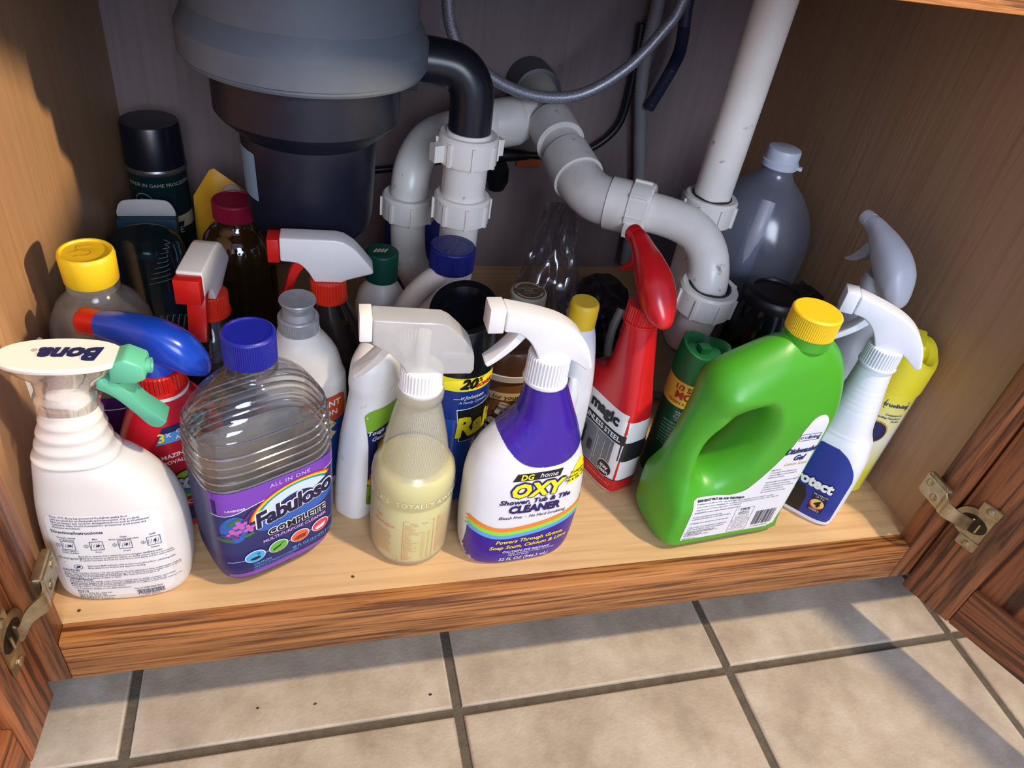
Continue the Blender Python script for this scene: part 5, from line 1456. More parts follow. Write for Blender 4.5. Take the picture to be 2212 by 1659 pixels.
# ================================================================== 14 large clear bottle leaning back, dark teal label
b = thing('large_bottle', 'large clear ribbed bottle with dark teal label lying tilted in the left corner', 'bottle', 0.158, 0.268, 14, z=ZT + 0.0355, rx=-52)
tealc = thin('teal_tinted_plastic', (150, 176, 184), veil=0.20, veilcol=(70, 96, 104), gloss=0.06, rough=0.06)
def trib(z, t):
    return 1 + (0.010 * sin(2 * pi * z / 0.009) if 0.10 < z < 0.155 else 0)
tbm = loft('bottle_body', [(0, -0.030, 0.030, 0.026, 2.2), (0.008, -0.040, 0.040, 0.036, 2.3), (0.09, -0.041, 0.041, 0.0375, 2.3), (0.155, -0.041, 0.041, 0.0375, 2.3), (0.172, -0.038, 0.038, 0.034, 2.2), (0.182, -0.028, 0.028, 0.025, 2.1), (0.186, -0.014, 0.014, 0.012, 2)], tealc, b, n=56, mod=trib)
tt_ = bvh(tbm)
decal('label', RECT(-0.12, 0.018, 0.075, 0.098), tt_, pm('dark_teal_print', (14, 40, 56), 0.3), b, off=0.0004, cyl=(0, 0, 0.04, 90))
rb = []
for k in range(9):
    rb.append(LINE(curve2([(-0.004 + 0.003 * k, 0.108 + 0.0055 * k), (0.010 + 0.002 * k, 0.110 + 0.0055 * k), (0.020, 0.113 + 0.0055 * k)], 3), 0.0007))
decal('embossed_ribs', MERGE(*rb), tt_, pm('clear_rib', (120, 130, 134), 0.1), b, off=0.0006, step=0, cyl=(0, 0, 0.04, -90))
hk = []
for k in range(5):
    x = -0.008 + 0.006 * k
    hk.append(LINE([(x - 0.004, 0.058), (x + 0.001, 0.073), (x + 0.003, 0.072)], 0.0011))
decal('embossed_mark', MERGE(*hk), tt_, pm('clear_emboss', (168, 172, 172), 0.08), b, off=0.0008, step=0, cyl=(0, 0, 0.04, -78))

# ================================================================== 15 dark aerosol can in the back corner
b = thing('aerosol_can', 'tall dark green aerosol can with black cap in the back left corner', 'aerosol can', 0.131, 0.508, 0)
cn = lathe('can_body', [(0.030, 0.0), (0.0325, 0.002), (0.0325, 0.183), (0.0330, 0.185)], pm('bottle_green_metal', (10, 34, 38), 0.3), b, n=56)
lathe('rim', [(0.0330, 0.182), (0.0345, 0.184), (0.0345, 0.187), (0.0320, 0.191)], pm('tin_rim', (120, 116, 116), 0.3, 0.8), b, n=56)
lathe('cap', [(0.0335, 0.189), (0.0330, 0.192), (0.0315, 0.234), (0.0300, 0.2365), (0.0, 0.237)], pm('blue_black_plastic', (9, 14, 28), 0.3), b, n=56)
tc_ = bvh(cn)
decal('lettering', MERGE(T('MADE IN GAME PROCESSING', 0.0060, 0.000, 0.1715, bold=0.0)), tc_, pm('dim_ink', (150, 150, 140), 0.4), b, off=0.0005, step=0, cyl=(0, 0, 0.0325, -75))
decal('emblem', MERGE(ARCBAND(-0.022, 0.150, 0.0105, 0.0115, 0, 360, 24), T('M', 0.010, -0.022, 0.151, bold=0.03), LINE([(-0.028, 0.1445), (-0.014, 0.143)], 0.001)), tc_, pm('dim_ink2', (128, 130, 128), 0.4), b, off=0.0005, step=0, cyl=(0, 0, 0.0325, -75))
decal('cream_flash', POLY([(-0.020, 0.126), (0.000, 0.131), (0.045, 0.132), (0.045, 0.114), (0.018, 0.116), (0.020, 0.124), (0.000, 0.123)]), tc_, pm('beige_print', (168, 150, 128), 0.4), b, off=0.0005, cyl=(0, 0, 0.0325, -75))
decal('lettering', T('GRADE', 0.0110, 0.000, 0.113, bold=0.02), tc_, pm('dim_ink', (150, 150, 140)), b, off=0.0005, step=0, cyl=(0, 0, 0.0325, -75))
b = thing('small_box', 'upright teal box with white flap in front of dark can', 'box', 0.123, 0.452, 3)
box('carton', -0.031, 0.031, -0.011, 0.011, 0.0, 0.146, pm('teal_card', (20, 62, 84), 0.5), b, bev=0.001)
prism('flap', [(-0.0305, 0.1462), (0.0305, 0.1462)] + curve2([(0.0305, 0.152), (0.026, 0.162), (0.016, 0.166), (-0.016, 0.166), (-0.026, 0.162), (-0.0305, 0.152)], 4), -0.0008, 0.0008, pm('flap_white', (190, 186, 186), 0.6), b, bev=0.0003)

# ================================================================== 16 yellow pouch
b = thing('refill_pouch', 'yellow refill pouch with white spout cap in the back left', 'pouch', 0.203, 0.475, -4)
yp = pm('mustard_film', (206, 152, 40), 0.35)
v, f = [], []
NU, NV = 12, 14
for sgn in (-1, 1):
    for i in range(NV + 1):
        t = i / NV
        for j in range(NU + 1):
            s = -1 + 2 * j / NU
            topz = 0.198 - 0.030 * max(0, (s + 0.25) / 1.25) if s > -0.25 else 0.198 - 0.05 * (-0.25 - s)
            z = t * topz
            x = s * (0.031 + 0.003 * sin(t * 3))
            yd = 0.020 * (1 - t ** 2.2) * sqrt(max(0, 1 - s * s)) + 0.0004
            yd *= 1 + 0.12 * sin(9 * t + 3 * s)
            v.append((x, sgn * yd, z))
n1 = (NU + 1) * (NV + 1)
for k in range(2):
    for i in range(NV):
        for j in range(NU):
            a = k * n1 + i * (NU + 1) + j
            f.append((a, a + 1, a + NU + 2, a + NU + 1))
for i in range(NV):
    for j in (0, NU):
        a = i * (NU + 1) + j
        f.append((a, a + NU + 1, a + NU + 1 + n1, a + n1))
for j in range(NU):
    f.append((j, j + 1, j + 1 + n1, j + n1))
    a = NV * (NU + 1) + j
    f.append((a, a + 1, a + 1 + n1, a + n1))
mk('pouch_film', v, f, yp, b, angle=55)
lathe('spout_cap', [(0.008, -0.006), (0.0115, -0.005), (0.0120, 0.003), (0.009, 0.006), (0.0, 0.0065)], pm('spout_white', (196, 190, 184), 0.4), b, n=28, loc=(0.014, -0.010, 0.170), rot=(radians(28), radians(12), 0))

# ================================================================== 17 maroon-capped bottle, dark liquid
b = thing('cleaner_bottle', 'amber clear bottle with maroon cap standing left of the disposal', 'bottle', 0.224, 0.392, 0)
amb = thin('amber_clear_plastic', (170, 148, 110), veil=0.14, veilcol=(130, 100, 60), gloss=0.07, rough=0.05)
lathe('bottle_body', [(0.034, 0.0), (0.038, 0.003), (0.0395, 0.010), (0.0395, 0.10), (0.0385, 0.118), (0.040, 0.125), (0.0395, 0.142), (0.035, 0.156), (0.027, 0.166), (0.0215, 0.171), (0.0205, 0.182)], amb, b, n=56, angle=60)
lathe('liquid', [(0.033, 0.002), (0.0380, 0.010), (0.0380, 0.10), (0.0370, 0.116), (0.0, 0.117)], pm('dark_wine_liquid', (30, 12, 16), 0.05), b, n=40)
cap(b, 0.0232, 0.179, 0.199, pm('maroon_plastic', (132, 16, 48), 0.4), ribs=True, recess=0.0008)

# ================================================================== 18 green-capped white bottle
b = thing('cleaner_bottle', 'white round-shouldered bottle with dark green cap before the drain trap', 'bottle', 0.372, 0.286, 0)
lathe('bottle_body', [(0.024, 0.0), (0.0265, 0.003), (0.0275, 0.03), (0.0275, 0.115), (0.0270, 0.135), (0.0235, 0.150), (0.0175, 0.160), (0.0150, 0.163), (0.0145, 0.170)], pm('ivory_plastic', (222, 214, 204), 0.38), b, n=48, angle=60)
gc = cap(b, 0.0165, 0.166, 0.198, pm('bottle_green_plastic', (8, 70, 54), 0.4), ribs=False)
tg_ = bvh(gc)
decal('cap_stripes', MERGE(*[LINE([(-0.009 + 0.0035 * k, -0.004), (-0.005 + 0.0035 * k, 0.003)], 0.0022) for k in range(4)]), tg_, pm('bone_ink', (206, 190, 164), 0.5), gc, off=0.0004, step=0, frame=TOP)

# ================================================================== 19 white jug with blue cap and side handle
b = thing('white_jug', 'white handled jug with ribbed navy blue cap behind the bug spray', 'jug', 0.4215, 0.2385, -12)
jw = pm('milky_jug_plastic', (216, 210, 198), 0.4, sss=0.1)
loft('jug_body', [(0, -0.030, 0.032, 0.029, 2.8), (0.004, -0.033, 0.034, 0.032, 2.8), (0.115, -0.034, 0.034, 0.032, 2.8), (0.140, -0.033, 0.034, 0.031, 2.6), (0.165, -0.020, 0.033, 0.028, 2.4), (0.185, -0.006, 0.029, 0.022, 2.2), (0.202, -0.004, 0.029, 0.0175, 2.0), (0.216, -0.004, 0.029, 0.0165, 2.0)], jw, b, n=56)
tube('handle', [(-0.028, -0.006, 0.110), (-0.035, -0.008, 0.140), (-0.026, -0.010, 0.170), (-0.010, -0.010, 0.194), (0.006, -0.008, 0.206)], [0.011, 0.0115, 0.011, 0.0105, 0.011], jw, b, n=20)
jc = cap(b, 0.0220, 0.209, 0.233, pm('navy_plastic', (20, 28, 104), 0.42), cx=0.0125)
tj = bvh(jc)
decal('embossed_lettering', MERGE(XF(T('PUSH DOWN', 0.0052, 0, 0.003, bold=0.01), rot=75, dx=0.0125), XF(T('WHILE TURNING', 0.0045, 0, -0.003, bold=0.01), rot=75, dx=0.0125), ARCBAND(0.0125, 0, 0.0155, 0.0160, 0, 360, 30)), tj, pm('navy_emboss', (34, 44, 128), 0.35), jc, off=0.0005, step=0, frame=TOP)

# ================================================================== 20 cardboard and blue boxes under the left trap
b = thing('cardboard_box', 'small brown printed cardboard box under the left drain trap', 'box', 0.428, 0.300, 12)
cbm = box('carton', -0.027, 0.027, -0.007, 0.007, 0.0, 0.118, pm('kraft_card', (150, 112, 66), 0.7, noise=0.08), b, bev=0.0008)
decal('lettering', MERGE(T('Oil', 0.018, -0.024, 0.098, 'LEFT'), T('NO', 0.012, -0.024, 0.080, 'LEFT'), T('LEAK', 0.012, -0.024, 0.066, 'LEFT')), bvh(cbm), black, cbm, off=0.0004, step=0)
b = thing('blue_box', 'dark blue carton standing behind the left drain trap', 'box', 0.434, 0.462, 0)
box('carton', -0.040, 0.034, -0.012, 0.012, 0.0, 0.150, pm('ultramarine_card', (20, 32, 120), 0.5), b, bev=0.001)
box('lid_flap', -0.040, 0.034, -0.0125, 0.0125, 0.1502, 0.1535, pm('ultramarine_card2', (26, 40, 136), 0.5), b, bev=0.0008)

# ================================================================== 21 bottle with dirty cap
b = thing('cleaner_bottle', 'dark bottle with dirty white embossed cap behind the wipes canister', 'bottle', 0.541, 0.302, 0)
lathe('bottle_body', [(0.026, 0.0), (0.029, 0.003), (0.030, 0.02), (0.030, 0.085), (0.027, 0.103), (0.0205, 0.115), (0.0185, 0.119)], pm('dark_brown_plastic', (34, 26, 24), 0.35), b, n=40, angle=60)
dcap = cap(b, 0.0212, 0.117, 0.1395, pm('dirty_white', (196, 184, 168), 0.6, noise=0.12, nscale=90), ribs=False)
td = bvh(dcap)
decal('dirt_film', ELL(0, 0, 0.0185, 0.0185, 30), td, pm('brown_grime', (116, 88, 64), 0.9, noise=0.5, nscale=350), dcap, off=0.0003, frame=TOP)
decal('embossed_lettering', MERGE(T('CLOSE TIGHTLY', 0.0036, 0, 0.004), T('PUSH', 0.0042, 0, -0.001, bold=0.02), T('SQUEEZE', 0.0034, 0, -0.006), ARCBAND(0, 0, 0.0150, 0.0170, 20, 160, 14), ARCBAND(0, 0, 0.0150, 0.0170, 200, 340, 14)), td, pm('worn_emboss', (206, 194, 178), 0.6), dcap, off=0.0007, step=0, frame=TOP)

# ================================================================== 22 slim white bottle with yellow cap
b = thing('cleaner_bottle', 'slim scuffed white bottle with yellow cap beside the red spray bottle', 'bottle', 0.5535, 0.172, 15)
scw2 = pm('marked_white', (214, 216, 222), 0.42, noise=0.1, nscale=30, dirt=0.45)
loft('bottle_body', [(0, -0.018, 0.020, 0.028, 2.6), (0.004, -0.020, 0.022, 0.031, 2.6), (0.06, -0.020, 0.0225, 0.032, 2.6), (0.095, -0.019, 0.022, 0.031, 2.5), (0.13, -0.0175, 0.021, 0.028, 2.4), (0.155, -0.0175, 0.0195, 0.023, 2.2), (0.175, -0.0155, 0.0165, 0.018, 2.1), (0.186, -0.0135, 0.0135, 0.0135, 2)], scw2, b, n=48)
lathe('cap', [(0.0138, 0.1835), (0.0148, 0.1842), (0.0146, 0.2055), (0.0140, 0.2085), (0.0125, 0.2100), (0.0, 0.2102)], pm('old_yellow_plastic', (226, 186, 40), 0.45, noise=0.08), b, n=44)
tube('squeeze_grip', [(-0.012, -0.024, 0.055), (-0.0135, -0.0275, 0.085), (-0.012, -0.0265, 0.115), (-0.010, -0.021, 0.135)], [0.004, 0.0075, 0.0075, 0.004], scw2, b, n=16)
b = thing('small_bottle', 'light blue bottle mostly hidden behind the purple and white spray', 'bottle', 0.5205, 0.1265, 0)
lathe('bottle_body', [(0.016, 0.0), (0.0185, 0.002), (0.019, 0.01), (0.019, 0.118), (0.0165, 0.130), (0.011, 0.136), (0.0105, 0.142)], pm('sky_blue_print', (46, 128, 190), 0.35), b, n=40, angle=60)
cap(b, 0.0115, 0.140, 0.154, pm('pale_blue_plastic', (120, 170, 206), 0.4))

# ================================================================== 23 bug repellent can (green)
b = thing('aerosol_can', 'dark green repellent can with green cap and yellow band behind the gel bottle', 'aerosol can', 0.6835, 0.1465, 0)
cn = lathe('can_body', [(0.023, 0.0), (0.0255, 0.002), (0.0255, 0.138), (0.0250, 0.140)], pm('forest_green_metal', (14, 74, 48), 0.32), b, n=56)
tc_ = bvh(cn)
decal('yellow_band', RECT(-0.075, 0.106, 0.075, 0.137), tc_, pm('warm_yellow_print', (240, 208, 74), 0.4), b, off=0.0003, cyl=(0, 0, 0.0255, -110))
decal('lettering', MERGE(T('1/3 SIZE', 0.0088, -0.004, 0.1300, bold=0.03), T('MORE', 0.0120, 0.000, 0.1205, bold=0.05), T('THAN 6 OZ. PRICE', 0.0052, 0.000, 0.1115, bold=0.02)), tc_, pm('brick_ink', (190, 50, 30), 0.4), b, off=0.0006, step=0, cyl=(0, 0, 0.0255, -118))
decal('lettering', MERGE(MICRO(['SPRAYS', 'UPSIDE', 'DOWN', 'TOO'], 0.0034, -0.004, 0.1000, 0.0034, 'CENTER', bold=0.02), MICRO(['DIRECTIONS FOR USE: It is a violation of Federal law', 'to use this product in a manner inconsistent with its', 'labeling. Shake well before using. Hold can upright', 'and spray from a distance of six inches. Apply to', 'skin and clothing. Do not spray in enclosed areas.', 'Use just enough to cover exposed skin. Avoid over', 'application. Wash treated skin with soap and water', 'after returning indoors. KEEP OUT OF REACH.'], 0.0028, -0.020, 0.084, 0.0042, sx=0.8)), tc_, pm('pale_green_ink', (180, 204, 186), 0.4), b, off=0.0006, step=0, cyl=(0, 0, 0.0255, -118))
gcp = pm('emerald_plastic', (22, 116, 62), 0.38)
def rep_cap():
    n = 56
    prof = [(0.0265, 0.1385, 0), (0.0265, 0.150, 0), (0.0255, 0.162, 0.3), (0.0240, 0.1735, 1), (0.0225, 0.1745, 1), (0.0205, 0.1725, 1), (0.0170, 0.1655, 0.5), (0.0, 0.1640, 0)]
    v = []
    for r, z, k in prof:
        for j in range(n):
            a = 2 * pi * j / n
            v.append((r * cos(a), r * sin(a), z + k * (0.007 * abs(cos(a + 0.6)) ** 1.5 - 0.004)))
    return v, ring_faces(len(prof), n)
v, f = rep_cap()
mk('cap', v, f, gcp, b, angle=40)
box('spray_button', -0.006, 0.006, -0.004, 0.007, 0.1635, 0.1715, gcp, b, bev=0.0015)
lathe('spray_tip', [(0.0026, 0.0), (0.0026, 0.002), (0.001, 0.002)], white, b, n=14, loc=(0.023, -0.013, 0.160), rot=(radians(70), 0, radians(30)))

# ================================================================== 24 small red-capped bottle and black carafe-like container
b = thing('small_bottle', 'small red bottle half hidden behind the green gel bottle', 'bottle', 0.760, 0.170, 0)
lathe('bottle_body', [(0.012, 0.0), (0.0142, 0.002), (0.0145, 0.01), (0.0145, 0.110), (0.011, 0.122), (0.008, 0.126), (0.008, 0.132)], pm('ruby_plastic', (170, 24, 36), 0.35), b, n=32, angle=60)
cap(b, 0.0095, 0.130, 0.146, pm('dark_red_plastic', (126, 16, 30), 0.4))
b = thing('black_container', 'shiny black domed container with lever lid behind the green gel bottle', 'container', 0.812, 0.236, 8)
loft('container_body', [(0, -0.036, 0.036, 0.036, 2.2), (0.004, -0.041, 0.041, 0.041, 2.2), (0.08, -0.043, 0.043, 0.043, 2.2), (0.13, -0.042, 0.042, 0.042, 2.1), (0.155, -0.038, 0.038, 0.038, 2.0), (0.168, -0.034, 0.034, 0.034, 2.0)], pm('piano_black', (10, 11, 16), 0.12), b, n=56)
bkm = pm('satin_black', (14, 15, 20), 0.4)
lathe('lid', [(0.0355, 0.167), (0.0365, 0.169), (0.0365, 0.176), (0.0335, 0.180), (0.026, 0.182), (0.025, 0.1795), (0.0, 0.1795)], bkm, b, n=48)
prism('lever', [(0.026, 0.172), (0.040, 0.168), (0.058, 0.162), (0.066, 0.170), (0.062, 0.176), (0.052, 0.173), (0.046, 0.184), (0.040, 0.180), (0.030, 0.181)], -0.013, 0.013, bkm, b, bev=0.002)
lathe('hinge_knob', [(0.009, -0.0145), (0.010, -0.013), (0.010, 0.013), (0.009, 0.0145)], bkm, b, n=24, loc=(0.048, 0, 0.158), rot=(radians(90), 0, 0))

# ================================================================== 25 translucent gallon jug
b = thing('gallon_jug', 'translucent white gallon jug with white cap in the back right corner', 'jug', 0.858, 0.378, -38)
jm = thin('translucent_jug_plastic', (214, 220, 236), veil=0.36, veilcol=(206, 212, 232), gloss=0.05, rough=0.2)
loft('jug_body', [(0, -0.062, 0.062, 0.060, 2.6), (0.004, -0.067, 0.067, 0.064, 2.6), (0.03, -0.071, 0.071, 0.066, 2.5), (0.15, -0.071, 0.071, 0.066, 2.4), (0.185, -0.069, 0.069, 0.064, 2.3), (0.215, -0.059, 0.059, 0.055, 2.2), (0.24, -0.041, 0.041, 0.040, 2.1), (0.258, -0.023, 0.023, 0.023, 2.0), (0.266, -0.0195, 0.0195, 0.0195, 2.0), (0.276, -0.0190, 0.0190, 0.0190, 2.0)], jm, b, n=56)
tube('handle', [(0.004, -0.034, 0.236), (0.004, -0.050, 0.205), (0.003, -0.053, 0.165), (0.002, -0.053, 0.110), (0.002, -0.048, 0.07)], [0.011, 0.0125, 0.0125, 0.0125, 0.011], pm('jug_handle_plastic', (176, 176, 186), 0.4), b, n=20)
jcap = pm('white_cap_plastic', (206, 212, 226), 0.4)
lathe('cap', [(0.0212, 0.270), (0.0222, 0.271), (0.0222, 0.2775), (0.0205, 0.279), (0.0205, 0.290), (0.0195, 0.2925), (0.018, 0.2932), (0.0, 0.2932)], jcap, b, n=48)
box('pull_tab', 0.0215, 0.0275, -0.004, 0.004, 0.2715, 0.2755, jcap, b, bev=0.001)

# ================================================================== 26 protectant spray (white, blue label)
b = thing('spray_bottle', 'white ribbed-neck spray bottle with blue label right of green gel bottle', 'spray bottle', 0.829, 0.079, -50)
def prib(z, t):
    return 1 + (0.014 * sin(2 * pi * z / 0.0042) if 0.118 < z < 0.196 else 0)
cw = pm('cool_white_plastic', (226, 230, 240), 0.34, sss=0.05)
pb = loft('bottle_body', [(0, -0.036, 0.036, 0.024, 3.8), (0.004, -0.039, 0.039, 0.027, 3.8), (0.05, -0.040, 0.040, 0.028, 3.6), (0.085, -0.039, 0.039, 0.0275, 3.3), (0.105, -0.032, 0.035, 0.0265, 2.9), (0.120, -0.0235, 0.0285, 0.0245, 2.5), (0.145, -0.020, 0.024, 0.0225, 2.3), (0.175, -0.0175, 0.019, 0.019, 2.1), (0.198, -0.016, 0.016, 0.016, 2)], cw, b, n=64, sub=12, mod=prib)
tp = bvh(pb)
lab = decal('label', POLY([(-0.034, 0.008), (0.034, 0.008), (0.036, 0.012)] + curve2([(0.036, 0.07), (0.032, 0.084), (0.022, 0.098), (0.010, 0.105)], 5) + curve2([(-0.008, 0.105), (-0.024, 0.096), (-0.034, 0.080)], 5)), tp, pm('royal_print', (24, 52, 142), 0.35), b, off=0.0003)
decal('black_panel', POLY([(-0.034, 0.0085), (0.004, 0.0085), (0.004, 0.032), (-0.002, 0.045), (-0.034, 0.045)]), tp, black, lab, off=0.0006)
decal('lettering', T('Protect', 0.0185, 0.0, 0.0545, bold=0.10, sx=0.86), tp, black, lab, off=0.0006)
decal('lettering', T('Protect', 0.0185, 0.0, 0.0545, bold=0.05, sx=0.86), tp, whiteink, lab, off=0.0009)
decal('badge', RECT(0.009, 0.018, 0.025, 0.044, 0.001), tp, pm('dark_navy_print', (16, 24, 60), 0.4), lab, off=0.0006)
decal('badge', ELL(0.017, 0.0295, 0.0072, 0.0068, 20), tp, pm('peach_print', (244, 200, 120), 0.4), lab, off=0.0009)
decal('badge_ring', ARCBAND(0.017, 0.0295, 0.0060, 0.0075, 180, 330, 12), tp, pm('flame_print', (216, 74, 30), 0.4), lab, off=0.0012, step=0)
decal('lettering', T('4', 0.0115, 0.017, 0.0295, bold=0.05, shear=0.1), tp, black, lab, off=0.0012, step=0)
decal('lettering', MERGE(MICRO(['PROTECTS', 'UP TO'], 0.0032, 0.017, 0.0420, 0.0032, 'CENTER'), T('WEEKS', 0.0034, 0.017, 0.0205), MICRO(['Cleans', 'Shines'], 0.0042, -0.016, 0.036, 0.005, 'CENTER')), tp, whiteink, lab, off=0.0012, step=0)
collar(b, 0.0172, 0.196, 0.2185, cw)
trigger_head(b, 0.218, HEAD_A, cw, cw, cw, rot=20)

# ================================================================== 27 greyish spray bottle behind it
b = thing('spray_bottle', 'pale grey spray bottle with smooth rounded head by the right side panel', 'spray bottle', 0.876, 0.170, -74)
gw = pm('pale_grey_plastic', (196, 198, 206), 0.4)
def wav(z, t):
    return 1 + (0.05 * sin(2 * pi * z / 0.036) if 0.09 < z < 0.2 else 0)
loft('bottle_body', [(0, -0.030, 0.030, 0.024, 2.8), (0.004, -0.033, 0.033, 0.027, 2.8), (0.09, -0.034, 0.034, 0.028, 2.6), (0.13, -0.034, 0.030, 0.027, 2.4), (0.17, -0.032, 0.024, 0.025, 2.3), (0.195, -0.024, 0.019, 0.020, 2.1), (0.212, -0.0155, 0.0155, 0.0155, 2)], gw, b, n=48, sub=8, mod=wav)
collar(b, 0.0168, 0.210, 0.226, gw)
MR = Mh(0, 0.225, -14, 1.0)
lathe('head_neck', [(0.0165, 0.225), (0.017, 0.230), (0.0155, 0.240)], gw, b, n=32)
loftx('spray_head', [(-0.046, 0.0540, 0.0085, 0.0085, 2.3), (-0.038, 0.0530, 0.0095, 0.0092, 2.3), (-0.026, 0.0480, 0.0125, 0.0120, 2.5), (-0.008, 0.0385, 0.0185, 0.0160, 2.6), (0.012, 0.0280, 0.0220, 0.0180, 2.6), (0.026, 0.0200, 0.0200, 0.0165, 2.5), (0.035, 0.0120, 0.0130, 0.0115, 2.3), (0.040, 0.0060, 0.0050, 0.0050, 2), (0.041, 0.005, 0.0006, 0.0006, 2)], gw, b, M=MR)
loftx('nozzle', [(-0.0555, 0.0545, 0.0070, 0.0070, 2.1), (-0.055, 0.0545, 0.0085, 0.0085, 2.1), (-0.045, 0.0540, 0.0088, 0.0088, 2.1)], gw, b, M=MR)
prism('trigger', curve2([(-0.032, 0.038), (-0.038, 0.026), (-0.046, 0.014), (-0.053, 0.008)], 4) + curve2([(-0.052, 0.006), (-0.040, 0.010), (-0.028, 0.020), (-0.022, 0.032)], 4), -0.006, 0.006, gw, b, bev=0.001, M=MR)

# ================================================================== 28 furniture polish can (yellow)
b = thing('aerosol_can', 'yellow and white furniture polish can by the right side panel', 'aerosol can', 0.901, 0.110, 0)
pcm, nt, bs = new_mat('yellow_to_white_print')
tcn = nt.nodes.new('ShaderNodeTexCoord')
sx_ = nt.nodes.new('ShaderNodeSeparateXYZ')
nt.links.new(tcn.outputs['Object'], sx_.inputs[0])
rp = nt.nodes.new('ShaderNodeValToRGB')
mr = nt.nodes.new('ShaderNodeMapRange')
mr.inputs['From Min'].default_value = 0.02
mr.inputs['From Max'].default_value = 0.145
nt.links.new(sx_.outputs['Z'], mr.inputs['Value'])
nt.links.new(mr.outputs[0], rp.inputs['Fac'])
e = rp.color_ramp.elements
e[0].position, e[0].color = 0.1, (*srgb((232, 222, 60)), 1)
e[1].position, e[1].color = 0.95, (*srgb((238, 224, 60)), 1)
e2 = e.new(0.5); e2.color = (*srgb((238, 236, 214)), 1)
nt.links.new(rp.outputs['Color'], bs.inputs['Base Color'])
bs.inputs['Roughness'].default_value = 0.3
cn = lathe('can_body', [(0.024, 0.0), (0.0262, 0.002), (0.0262, 0.146), (0.0255, 0.149)], pcm, b, n=56)
tc_ = bvh(cn)
decal('white_panel', RECT(0.0, 0.004, 0.038, 0.144), tc_, pm('panel_white_print', (224, 228, 236), 0.35), b, off=0.0003, cyl=(0, 0, 0.0262, -62))
decal('fine_print', MICRO(['DANGER: EXTREMELY FLAMMABLE. CONTENTS UNDER PRESSURE'] * 2 + ['READ ALL DIRECTIONS. KEEP OUT OF REACH OF CHILDREN.'] * 5, 0.0028, 0.004, 0.014, 0.0035, rot=90), tc_, pm('dim_ink3', (120, 124, 140), 0.4), b, off=0.0006, step=0, cyl=(0, 0, 0.0262, -62))
decal('lettering', MERGE(FRAME(-0.030, 0.127, -0.006, 0.1375, 0.0006), T('trueliving', 0.0072, -0.018, 0.1322, bold=0.02), MICRO(['Compare to', 'leading Furniture', 'Polish'], 0.0038, -0.006, 0.1195, 0.0044, 'RIGHT', shear=0.2, bold=0.02)), tc_, pm('indigo_ink', (44, 52, 110)), b, off=0.0006, step=0, cyl=(0, 0, 0.0262, -68))
decal('emblem', ELL(-0.026, 0.094, 0.0135, 0.0155, 28), tc_, pm('gold_print', (220, 160, 40), 0.4), b, off=0.0005, cyl=(0, 0, 0.0262, -68))
decal('emblem', ELL(-0.026, 0.094, 0.0120, 0.0138, 28), tc_, navy, b, off=0.0008, cyl=(0, 0, 0.0262, -68))
lemon = pm('lemon_plastic', (240, 224, 50), 0.38)
def lem_cap():
    n = 56
    prof = [(0.0275, 0.146, 0), (0.0278, 0.150, 0), (0.0278, 0.178, 0.1), (0.0268, 0.186, 0.6), (0.0240, 0.1905, 1), (0.0165, 0.1890, 1), (0.0135, 0.1830, 0.8), (0.0, 0.1820, 0.2)]
    v = []
    for r, z, k in prof:
        for j in range(n):
            a = 2 * pi * j / n
            v.append((r * cos(a), r * sin(a), z + k * 0.007 * sin(a * 2 + 0.8)))
    return v, ring_faces(len(prof), n)
v, f = lem_cap()
mk('cap', v, f, lemon, b, angle=42)
prism('finger_tab', [(-0.010, 0.181), (0.024, 0.181), (0.026, 0.199), (0.020, 0.203), (-0.006, 0.198)], -0.009, 0.009, lemon, b, bev=0.002, M=Matrix.Rotation(radians(55), 4, 'Z'))

# ================================================================== 29 crumpled bags, loose tube, crumbs
from mathutils import noise
def crumple(name, loc, rad, mat, seed, label, cat, amp=0.16):
    bm = bmesh.new()
    bmesh.ops.create_icosphere(bm, subdivisions=5, radius=1.0)
    for v_ in bm.verts:
        p = v_.co.copy()
        q = p * 1.6 + Vector((seed, seed * 2, 0))
        k = 1 + amp * (abs(noise.noise(q)) * 2.0 - 0.5) + amp * 0.35 * (abs(noise.noise(q * 2.6)) - 0.25)
        p *= k
        z = max(p.z * rad[2] + rad[2] * 0.45, 0.0008)
        v_.co = Vector((p.x * rad[0], p.y * rad[1], z))
    o = frombm(name, bm, mat, None, angle=70, loc=(loc[0], loc[1], ZT))
    return tag(o, label, cat)
crumple('plastic_bag', (0.686, 0.405), (0.052, 0.078, 0.055), pm('black_bag_film', (26, 22, 28), 0.34), 3.0, 'crumpled black plastic bag on the cabinet floor under the drain', 'bag', 0.3)
clearbag = thin('clear_film', (206, 200, 204), veil=0.16, veilcol=(150, 144, 150), gloss=0.16, rough=0.14)
v, f = [], []
A, Bq = Vector((0.588, 0.365, 0.012)), Vector((0.628, 0.475, 0.165))
dirv = (Bq - A).normalized()
sd = dirv.cross(Vector((0, 0, 1))).normalized()
upv = sd.cross(dirv)
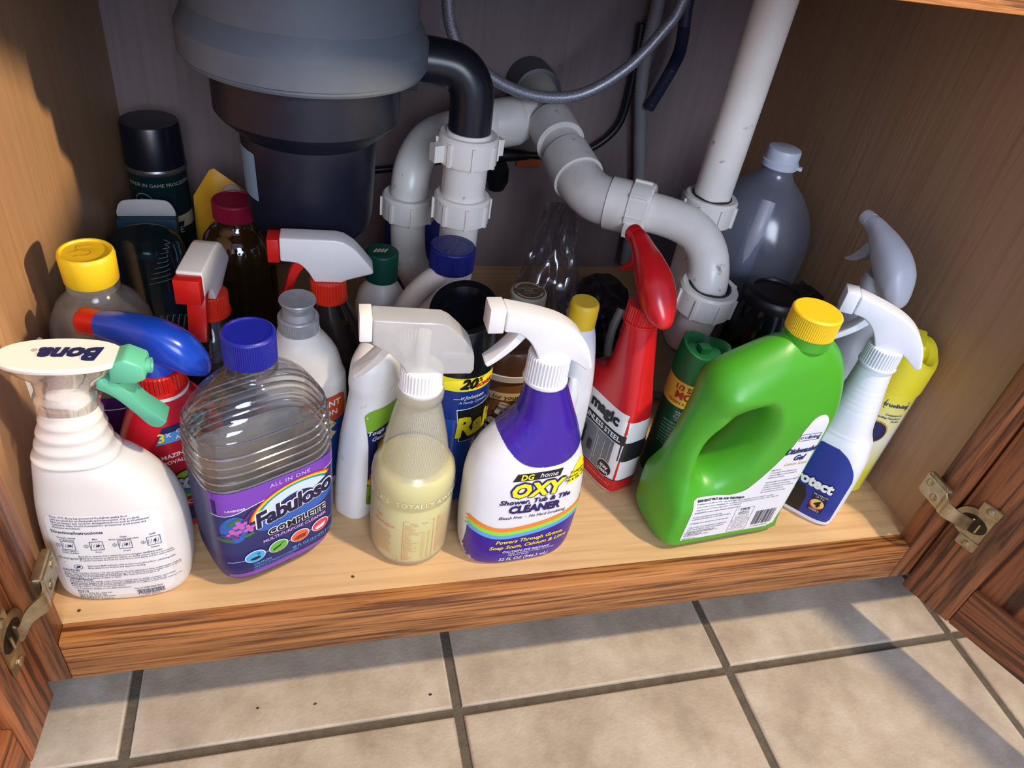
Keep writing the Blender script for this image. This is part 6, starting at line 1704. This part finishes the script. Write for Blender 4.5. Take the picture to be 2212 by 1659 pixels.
for i in range(41):
    for j in range(17):
        s_, t_ = i / 40, j / 16 - 0.5
        wv = 0.034 + 0.010 * sin(5 * s_)
        q = Vector((s_ * 5, t_ * 9, 1.7))
        hgt = 0.012 * noise.noise(q) + 0.010 * abs(noise.noise(Vector((s_ * 2.2, t_ * 16, 4.0)))) + 0.010 * sin(3.1 * (t_ + 0.5))
        p = A.lerp(Bq, s_) + sd * (t_ * 2 * wv) + upv * hgt
        v.append((p.x, p.y, ZT + max(p.z, 0.002)))
for i in range(40):
    for j in range(16):
        a = i * 17 + j
        f.append((a, a + 1, a + 18, a + 17))
tag(mk('plastic_wrap', v, f, clearbag, None, angle=80), 'crumpled clear plastic wrap leaning back beside the black bag', 'wrap')
tp_ = tube('loose_tube', [(0.672, 0.322, ZT + 0.10), (0.662, 0.312, ZT + 0.075), (0.660, 0.302, ZT + 0.045), (0.668, 0.288, ZT + 0.018), (0.69, 0.272, ZT + 0.006), (0.73, 0.262, ZT + 0.006)], 0.0055, pm('dull_grey_tube', (120, 118, 112), 0.5), None, n=14)
tag(tp_, 'short dull grey tube bent down to the cabinet floor', 'tube')
crumb = pm('dark_crumb', (60, 40, 26), 0.9)
rnd = random.Random(11)
for i, (x, y, z, lb_) in enumerate(((0.328, 0.036, ZT, 'tiny dark crumb on the maple floor left of the frosted bottle'), (0.105, 0.030, ZT, 'tiny dark crumb on the maple floor near the left stile'), (0.29, 0.004, 0.0, 'dark crumb on the tiles below the rail, left one'), (0.235, 0.008, 0.0, 'dark crumb on the tiles close to the left grout line'), (0.405, -0.004, 0.0, 'dark crumb on the tiles beside the middle grout line'))):
    bm = bmesh.new()
    bmesh.ops.create_icosphere(bm, subdivisions=1, radius=0.0014)
    for v_ in bm.verts:
        v_.co = Vector((v_.co.x * rnd.uniform(0.7, 1.6), v_.co.y * rnd.uniform(0.6, 1.1), (v_.co.z + 0.0013) * 0.6))
    o = frombm('crumb', bm, crumb, None, loc=(x, y, z))
    tag(o, lb_, 'crumb', 'crumbs')
